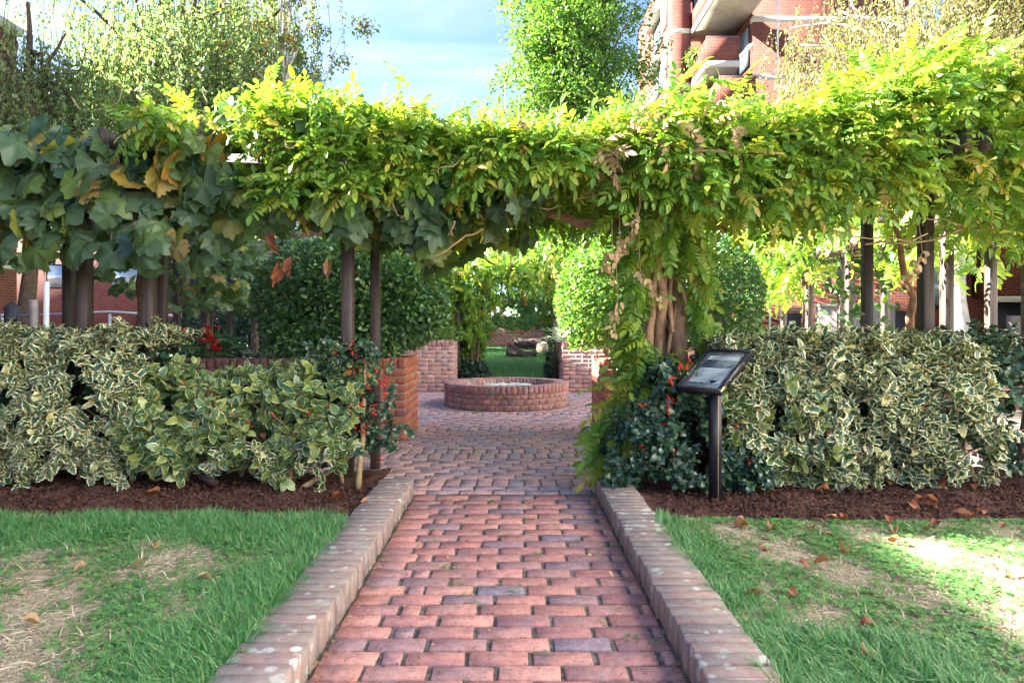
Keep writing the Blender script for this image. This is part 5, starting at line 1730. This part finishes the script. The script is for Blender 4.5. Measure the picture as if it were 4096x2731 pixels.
# glazed wall in the recess
for z in (11.6, 14.4, 17.3):
    w = bx(apt, 'window', 'frame_dark', 12.06, 12.125, 34.75, 37.8, z, z + 2.15)
    for y0 in (34.85, 36.3):
        bx(w, 'pane', 'window_glass', 12.045, 12.06, y0, y0 + 1.35, z + 0.1, z + 2.05)
    w = bx(apt, 'window', 'frame_dark', 10.0, 12.0, 37.84, 37.905, z, z + 2.15)
    bx(w, 'pane', 'window_glass', 10.1, 11.0, 37.82, 37.84, z + 0.1, z + 2.05)
    bx(w, 'pane', 'window_glass', 11.1, 11.9, 37.82, 37.84, z + 0.1, z + 2.05)


def balcony(x0, x1, y0, y1, zs, hp, label):
    b = bx(apt, 'balcony', 'soffit', x0, x1, y0, y1, zs, zs + 0.28)
    b['label'] = label
    bx(b, 'fascia', 'concrete', x0 - 0.02, x1 + 0.02, y0 - 0.02, y0 + 0.1, zs - 0.012, zs + 0.30)
    bx(b, 'fascia', 'concrete', x0 - 0.022, x0 + 0.08, y0 + 0.1, y1, zs - 0.012, zs + 0.30)
    bx(b, 'parapet', 'wall_red', x0 - 0.005, x1 + 0.005, y0, y0 + 0.12, zs + 0.30, zs + hp)
    bx(b, 'parapet', 'wall_red', x0 - 0.003, x0 + 0.12, y0 + 0.12, y1, zs + 0.30, zs + hp)
    bx(b, 'coping', 'dark_brick', x0 - 0.015, x1 + 0.015, y0 - 0.015, y0 + 0.135, zs + hp, zs + hp + 0.07)


balcony(9.72, 12.1, 30.6, 37.84, 16.95, 1.2, 'deep upper balcony seen from below')
balcony(9.70, 11.33, 34.0, 37.84, 14.10, 1.45, 'brick fronted balcony with white slab')
balcony(10.30, 12.1, 33.8, 37.84, 12.05, 1.45, 'lowest balcony just above the leaves')
bx(apt, 'side_screen', 'window_glass', 11.0, 12.0, 36.4, 36.44, 14.4, 16.2)
for a, b in (((11.35, 34.1, 14.65), (12.1, 34.5, 15.35)),):
    bb = MB()
    beam(bb, (11.32, 34.0, 14.55), (12.12, 34.35, 15.45), 0.5, 0.06)
    bb.build('awning', 'white_paint', apt)
MB().tube([(13.35, 34.3, 2), (13.35, 34.3, 21)], 0.05, 8).build('drainpipe', 'white_paint', apt)
pl = thing('window_box', 'green plants trailing from a box on the balcony edge', 'plant', (9.62, 36.3, 15.5))
n = 420
P = np.stack([9.55 + rng.normal(0, 0.13, n), 36.3 + rng.normal(0, 0.5, n), 15.55 - np.abs(rng.normal(0, 0.5, n)) * (rng.random(n) < 0.45) + rng.normal(0, 0.14, n)], 1)
scatter(pl, 'foliage', TPL_SMALL, P, dirs(n, -0.3, 0, -0.3, 0.6), rvec(n), RU(0.10, 0.2, n), 'light_shrub')
bx(pl, 'trough', 'frame_dark', 9.5, 9.68, 35.8, 36.8, 15.35, 15.5)

# low brick building beyond the sunlit pergola
low = thing('brick_building', 'low red brick building behind the sunlit pergola posts', 'building', (11, 21, 0))
bx(low, 'wall', 'wall_red', 6.6, 24.0, 20.5, 30, 0, 3.6)
bx(low, 'upper_wall', 'wall_red', 13.8, 24.0, 19.6, 20.5, 2.0, 5.4)
bx(low, 'concrete_band', 'concrete', 13.78, 24.0, 19.56, 19.7, 1.85, 2.02)
bx(low, 'concrete_band', 'concrete', 6.58, 13.8, 20.46, 20.6, 3.2, 3.45)
bx(low, 'low_wall', 'wall_pale', 8.85, 11.0, 19.6, 19.9, 0, 1.72)
bx(low, 'wall_coping', 'concrete', 8.82, 11.03, 19.55, 19.95, 1.72, 1.80)
d = bx(low, 'door', 'frame_dark', 8.15, 8.78, 20.40, 20.505, 0, 1.55)
bx(d, 'door_notice', 'paper', 8.28, 8.46, 20.385, 20.40, 1.2, 1.31)
d = bx(low, 'door', 'frame_dark', 11.1, 12.0, 20.40, 20.505, 0, 1.6)
bx(low, 'brick_lintel', 'wall_rose', 8.05, 8.85, 20.44, 20.52, 1.56, 1.72)
for x in (7.72, 8.05, 12.9):
    MB().tube([(x, 20.44, 0), (x, 20.44, 3.2)], 0.035, 8).build('drainpipe', 'white_paint', low)
w = bx(low, 'window', 'frame_dark', 12.3, 13.6, 20.40, 20.505, 1.7, 3.0)
bx(w, 'pane', 'window_glass', 12.4, 13.5, 20.385, 20.40, 1.8, 2.9)
bx(low, 'low_wall', 'wall_pale', 13.9, 24, 18.9, 19.2, 0, 1.45)
w = bx(low, 'window', 'frame_dark', 14.2, 18.6, 19.98, 20.502, 0.6, 1.84)

# tall brick block on the left, whose shadow lies over the garden
lb = thing('apartment_block', 'brick apartment block at the frame edge behind the tall cream edged hedge', 'building', (-18, 6, 0))
bx(lb, 'wall', 'wall_red', -26, -14.0, -16, 19.3, 0, 9.35)
for z in (2.75, 5.5, 8.2):
    bx(lb, 'concrete_band', 'concrete', -26, -13.97, -16.03, 19.33, z, z + 0.22)
bx(lb, 'roof_edge', 'concrete', -26.1, -13.9, -16.1, 19.4, 9.35, 9.6)
for z in (3.4, 6.1):
    for y0 in (2, 7, 12, 16.6):
        w = bx(lb, 'window', 'frame_dark', -14.06, -13.985, y0, y0 + 2.2, z, z + 1.5)
        bx(w, 'pane', 'window_glass', -13.985, -13.97, y0 + 0.1, y0 + 1.05, z + 0.1, z + 1.4)
        bx(w, 'pane', 'window_glass', -13.985, -13.97, y0 + 1.15, y0 + 2.1, z + 0.1, z + 1.4)
b = bx(lb, 'balcony', 'soffit', -14.0, -12.9, 17.0, 19.2, 6.0, 6.2)
bx(b, 'parapet', 'concrete', -13.02, -12.9, 17.0, 19.2, 6.2, 7.1)
bx(b, 'parapet', 'concrete', -14.0, -13.02, 19.08, 19.2, 6.2, 7.1)

# unseen pale block, added so its sunlit face bounces light into the shade
bounce_block = thing('apartment_block', 'unseen pale block added beyond the dry lawn to bounce sunlight', 'building', (19, -6, 0))
bx(bounce_block, 'wall', 'white_paint', 11.4, 24, -30, 13.5, 0, 15.0)
for z in (2.6, 5.4, 8.2, 11.0):
    bx(bounce_block, 'floor_band', 'concrete', 11.35, 24, -30.05, 13.55, z, z + 0.25)
    for y0 in np.arange(-28, 12, 5.0):
        w = bx(bounce_block, 'window', 'frame_dark', 11.36, 11.42, y0, y0 + 1.5, z + 0.9, z + 2.2)
        bx(w, 'pane', 'window_glass', 11.345, 11.36, y0 + 0.1, y0 + 1.4, z + 1.0, z + 2.1)

fb = thing('brick_building', 'distant red brick building across the yard behind the vine posts', 'building', (-20, 45, 0))
bx(fb, 'wall', 'wall_red', -40, -7, 44, 54, 0, 7.5)
for x0 in np.arange(-30, -9, 4.2):
    w = bx(fb, 'window', 'frame_dark', x0, x0 + 1.8, 43.95, 44.03, 3.6, 5.2)
    bx(w, 'pane', 'window_glass', x0 + 0.1, x0 + 1.7, 43.935, 43.95, 3.7, 5.1)
# paved yard, handrail and bollard beyond the hedge
yd = sheet('yard', -30, -4.8, 9.0, 60, 8, 8, lambda x, y: x * 0 - 0.02, 'asphalt')
tag(yd, 'grey paved yard beyond the vine pergola', 'yard')
hr = thing('handrail', 'pale grey metal handrail crossing behind the vine posts', 'railing', (-9, 14.5, 0))
MB().tube([(-11.2, 15.0, 1.36), (-8.6, 14.6, 1.46), (-6.9, 14.2, 1.36)], 0.028, 8).build('top_rail', 'grey_metal', hr, True)
MB().tube([(-11.2, 15.0, 0.9), (-8.6, 14.6, 1.0), (-6.9, 14.2, 0.92)], 0.024, 8).build('lower_rail', 'grey_metal', hr, True)
for x, y in ((-11.2, 15.0), (-8.6, 14.6), (-6.9, 14.2)):
    MB().tube([(x, y, -0.02), (x, y, 1.42)], 0.03, 8).build('rail_post', 'grey_metal', hr)
bo = thing('bollard', 'black square bollard with pointed cap in front of the brick wall', 'bollard', (-9.15, 12.5, -0.02))
MB().box(-9.24, -9.06, 12.41, 12.59, -0.03, 1.50).build('shaft', 'black_metal', bo)
MB().add([(-9.24, 12.41, 1.50), (-9.06, 12.41, 1.50), (-9.06, 12.59, 1.50), (-9.24, 12.59, 1.50), (-9.15, 12.5, 1.60)], None, [(0, 1, 4), (1, 2, 4), (2, 3, 4), (3, 0, 4)]).build('cap', 'black_metal', bo)
wp = MB().tube([(-8.95, 13.1, -0.02), (-8.93, 13.1, 2.0)], 0.05, 10).build('white_post', 'white_paint')
tag(wp, 'slender white painted post beside the bollard', 'post')
wp = MB().box(-9.2, -9.08, 13.0, 13.1, -0.02, 1.65).build('timber_post', 'grey_wood')
tag(wp, 'weathered square timber post between bollard and white post', 'post')

# ------------------------------------------------------------------ grass, clover, litter
BLADE = []
for q in range(4):
    b_, w = 0.25 + 0.25 * q, 0.035
    V = np.array([(-w, 0, 0), (w, 0, 0), (-w * 0.8, 0.5, -b_ * 0.25), (w * 0.8, 0.5, -b_ * 0.25), (0, 1.0 - 0.2 * b_, -b_)])
    BLADE.append((V, np.array([(0, 1, 3), (0, 3, 2), (2, 3, 4)]), np.array([0, 0, .5, .5, 1.0])))


def lush_left(x, y):
    near_kerb = np.exp(-((x + 0.86) / (0.26 + 0.10 * bumpy(x * 0, y * 2, 0, 2.0))) ** 2)
    far = np.clip((y - 3.12 - 0.25 * bumpy(x, y, 0, 2.2)) / 0.45, 0, 1)
    b = 0.5 + 0.5 * bumpy(x, y, 0, 2.3)
    return np.clip(near_kerb * 1.0 + far * 0.95 + 0.22 * (b > 0.66), 0, 1)


def lush_right(x, y):
    near_kerb = np.exp(-((x - 0.76) / 0.20) ** 2) * (0.55 + 0.45 * (bumpy(x, y * 1.5, 0, 2.5) > -0.3))
    far = np.clip((y - 3.55) / 0.2, 0, 1) * 0.22
    nearc = np.clip((2.42 - y) / 0.2, 0, 1) * np.clip((1.55 - x) / 0.3, 0, 1)
    b = 0.5 + 0.5 * bumpy(x, y, 0, 3.3)
    return np.clip(near_kerb + far + nearc + 0.12 * (b > 0.70), 0, 1)


def grass(name, label, xa, xb, n, lush):
    x, y = RU(xa, xb, n * 3), 1.7 + 2.2 * rng.random(n * 3) ** 1.1
    vis = np.abs(x) < 0.78 * y + 0.3
    L_ = lush(x, y)
    edge_ = np.clip((3.78 - y) / 0.12 + rng.normal(0, 0.7, len(x)), 0, 1)
    k = vis & (rng.random(len(x)) < (0.03 + 0.97 * L_) * np.clip(edge_, 0.06, 1))
    x, y, L_ = x[k][:n], y[k][:n], L_[k][:n]
    m = len(x)
    # neighbouring blades lean alike, in tufts
    lx = 0.7 * bumpy(x * 3, y * 3, 0, 2.0) + rng.normal(0, 0.5, m)
    ly = -0.15 + 0.7 * bumpy(x * 3 + 9, y * 3, 5, 2.0) + rng.normal(0, 0.5, m)
    T = np.stack([lx, ly, np.full(m, 1.0)], 1)
    Nn = np.stack([-lx, -ly - 0.6, np.full(m, 0.6)], 1) + rng.normal(0, 0.4, (m, 3))
    S = RU(0.04, 0.085, m) * (0.40 + 0.65 * L_) * (1 + 0.25 * bumpy(x, y, 0, 5))
    o = scatter(None, name, BLADE, np.stack([x, y, lawn_z(x, y) - 0.004], 1), T, Nn, S, 'grass')
    tag(o, label, 'grass', kind='stuff')
    return o


grass('grass', 'thick green grass on the lush lawn beside the kerb', -3.4, PX0 - KW + 0.02, 95000, lush_left)
grass('grass', 'green grass tufts along the kerb of the dry lawn', PX1 + KW - 0.02, 3.4, 42000, lush_right)


def straw(name, label, xa, xb, n, lush):
    x, y = RU(xa, xb, n * 2), RU(1.7, 4.2, n * 2)
    k = (y < 3.85) & (np.abs(x) < 0.78 * y + 0.3) & (rng.random(len(x)) > lush(x, y) * 0.8)
    x, y = x[k][:n], y[k][:n]
    m = len(x)
    o = scatter(None, name, BLADE[:2], np.stack([x, y, lawn_z(x, y) + 0.004], 1), np.stack([rng.normal(0, 1, m), rng.normal(0, 1, m), RU(0.0, 0.25, m)], 1), dirs(m, 0, 0, 1, 0.3), RU(0.03, 0.07, m), 'straw')
    tag(o, label, 'dead grass', kind='stuff')


straw('dead_grass', 'pale dead grass in the bare patch of the lush lawn', -3.4, PX0 - KW - 0.1, 15000, lush_left)
straw('dead_grass', 'pale dead grass all over the dry lawn', PX1 + KW + 0.1, 3.4, 20000, lush_right)

a3 = [np.array([(0, 0, 0), (-0.42, 0.5, 0.05), (-0.3, 0.95, 0.02), (0, 0.85, 0), (0.3, 0.95, 0.02), (0.42, 0.5, 0.05)])]
Vc, Tc, nv = [], [], 0
for q in range(3):
    R = rotz(q * 2 * PI / 3)
    Vc.append(a3[0] @ R.T); Tc.append(np.array([(0, 2, 1), (0, 3, 2), (0, 4, 3), (0, 5, 4)]) + nv); nv += 6
CLOVER = [(np.concatenate(Vc), np.concatenate(Tc)[:, ::-1], np.ones(18))]


def clover(name, label, xa, xb, n, thr):
    x, y = RU(xa, xb, n * 4), RU(1.7, 4.2, n * 4)
    k = (y < 3.85) & (np.abs(x) < 0.78 * y + 0.3) & (bumpy(x, y, 0, 4.3) + rng.normal(0, 0.35, len(x)) > thr)
    x, y = x[k][:n], y[k][:n]
    m = len(x)
    o = scatter(None, name, CLOVER, np.stack([x, y, lawn_z(x, y) + RU(0.006, 0.022, m)], 1), dirs(m, 0, 0, 0, 1) * [1, 1, 0.1], dirs(m, 0, -0.1, 1, 0.25), RU(0.008, 0.016, m), 'clover')
    tag(o, label, 'clover', kind='stuff')


clover('clover', 'flat clover leaves scattered over the bare patch of the lush lawn', -3.4, PX0 - KW - 0.15, 6500, 0.1)
clover('clover', 'flat clover leaves scattered over the dry lawn', PX1 + KW + 0.12, 3.4, 10500, 0.05)

# pebbles and crumbs on the soil
for s_, lab in ((-1, 'crumbs and small stones on the soil under the red berried holly'), (1, 'crumbs and small stones on the soil by the sign post')):
    n = 4200
    x = s_ * RU(0.90, 3.6, n) ; y = RU(3.75, 4.6, n)
    o = scatter(None, 'soil_crumbs', [ring_template([(0.5 * math.sin(a), 0.5 * math.cos(a)) for a in np.linspace(0, 2 * PI, 6)[:-1]], lambda x, y, i: 0.6 if i < 0 else 0.0, (0, 0))],
                np.stack([x, y, 0.068 + RU(0, 0.02, n)], 1), dirs(n, 0, 0, 0, 1), dirs(n, 0, 0, 1, 0.4), RU(0.006, 0.026, n), 'soil')
    tag(o, lab, 'soil crumbs', kind='stuff')

# crumbs of leaf and sprigs of weed in the joints of the path
n = 700
x = RU(PX0 + 0.02, PX1 - 0.02, n); y = 1.8 + 4.6 * rng.random(n)
edge_ = rng.random(n) < 0.4
x = np.where(edge_, np.where(rng.random(n) < 0.5, PX0 + np.abs(rng.normal(0.0, 0.04, n)), PX1 - np.abs(rng.normal(0.0, 0.04, n))), x)
o = scatter(None, 'path_litter', [small_template(0.3, 0.5)], np.stack([x, y, RU(0.001, 0.006, n)], 1), dirs(n, 0, 0, 0.1, 1) * [1, 1, 0.2], dirs(n, 0, 0, 1, 0.4), RU(0.006, 0.022, n), 'dry_leaf')
tag(o, 'dry crumbs of leaf in the joints of the brick path', 'leaf litter', kind='stuff')
cx, cy = RU(PX0, PX1, 46), 1.8 + 5.5 * rng.random(46)
ci = rng.integers(0, 46, 520)
o = scatter(None, 'joint_weeds', CLOVER, np.stack([cx[ci] + rng.normal(0, 0.022, 520), cy[ci] + rng.normal(0, 0.012, 520), RU(0.0, 0.010, 520)], 1), dirs(520, 0, 0, 0, 1) * [1, 1, 0.1], dirs(520, 0, -0.2, 1, 0.3), RU(0.004, 0.009, 520), 'clover')
tag(o, 'tiny green weeds in the joints of the brick path', 'weeds', kind='stuff')

# fallen leaves
def fallen(name, label, spots, mat, group, size, tpl):
    cache = {}
    for (pxx, pyy) in spots:
        zz = 0.095
        d = (CH - zz) * F / (pyy - HY)
        p = W(pxx, pyy, d)
        k = int(rng.integers(6))
        if k not in cache:
            V, Tr, e = tpl[k % len(tpl)]
            V = V.copy(); V[:, 2] += (1.2 + 0.5 * k) * V[:, 0] ** 2 + 0.2 * np.sin(V[:, 1] * 4 + k); V[:, :2] *= 1 + 0.10 * np.random.default_rng(k).normal(0, 1, (len(V), 2))
            cache[k] = make_mesh(name, V, [Tr], mat, {'tint': np.full(len(V), k / 6), 'edge': e})
        R = frames(rng.normal(0, 1, (1, 3)) * [1, 1, 0.25], np.array([[RU(-.4, .4), RU(-.6, .1), 1.0]]))[0]
        o = place(name, cache[k], None, p, R * size * RU(0.8, 1.25))
        tag(o, label, 'fallen leaf', group)


fallen('fallen_leaf', 'curled brown leaf lying on the dry lawn', [(3368, 2195), (3195, 2255), (3250, 2240), (3040, 2190), (3155, 2365), (3050, 2380), (3010, 2385), (2985, 2100), (2940, 2105), (3095, 2105), (3390, 2075), (3580, 2128), (3555, 2155), (3550, 2070), (3350, 2085), (3250, 2115),
        (3930, 2060), (3870, 2075), (3750, 2085), (3990, 2285), (4040, 2280), (3880, 2055), (3500, 2500), (3720, 2120), (4000, 2110), (3460, 2600)], 'brown_leaf', 'brown leaves on the dry lawn', 0.06, [oval_template(5, 0.33, 0.1), oval_template(6, 0.38, 0.2)])
fallen('fallen_leaf', 'pale yellow leaf lying in the grass by the dry lawn kerb', [(2998, 2265), (2965, 2225), (3340, 2130)], 'dry_leaf', 'pale leaves on the dry lawn', 0.065, [oval_template(5, 0.22, 0.1)])
fallen('fallen_leaf', 'dead leaf lying on the bare patch of the lush lawn', [(165, 2480), (550, 2260), (350, 2265), (620, 2190), (850, 2310)], 'dry_leaf', 'dead leaves on the lush lawn', 0.05, [oval_template(5, 0.36, 0.1)])
fallen('fallen_leaf', 'rusty leaf lying on the soil under a hedge', [(420, 1918), (1480, 2010), (800, 1890), (1320, 1990), (640, 1965), (3660, 2000), (3640, 2015), (3700, 1990), (3720, 2010), (3780, 1950), (3900, 1960), (3560, 1930), (3320, 1965), (3050, 1960), (3950, 1900)], 'brown_leaf', 'rusty leaves on the soil', 0.075, [oval_template(5, 0.36, 0.1), oval_template(6, 0.4, 0.3)])
fallen('fallen_leaf', 'scrap of dry leaf lying on the brick path', [(1835, 2006), (1978, 2005), (2350, 2225), (1660, 2185), (2430, 2290), (2300, 1960), (1240, 2665), (1790, 2010)], 'dry_leaf', 'dry leaf scraps on the path', 0.035, [oval_template(5, 0.3, 0.1)])
rk = MB().tube(wobble(W(790, 1880, 4.55), W(870, 1935, 4.5), 6, 0.03), [0.012, 0.03, 0.036, 0.034, 0.03, 0.012], 9, lump=0.2).build('bark_lump', 'log_dark', None, True)
tag(rk, 'grey flaky lump of bark on the soil under the broad leaved holly', 'bark lump')
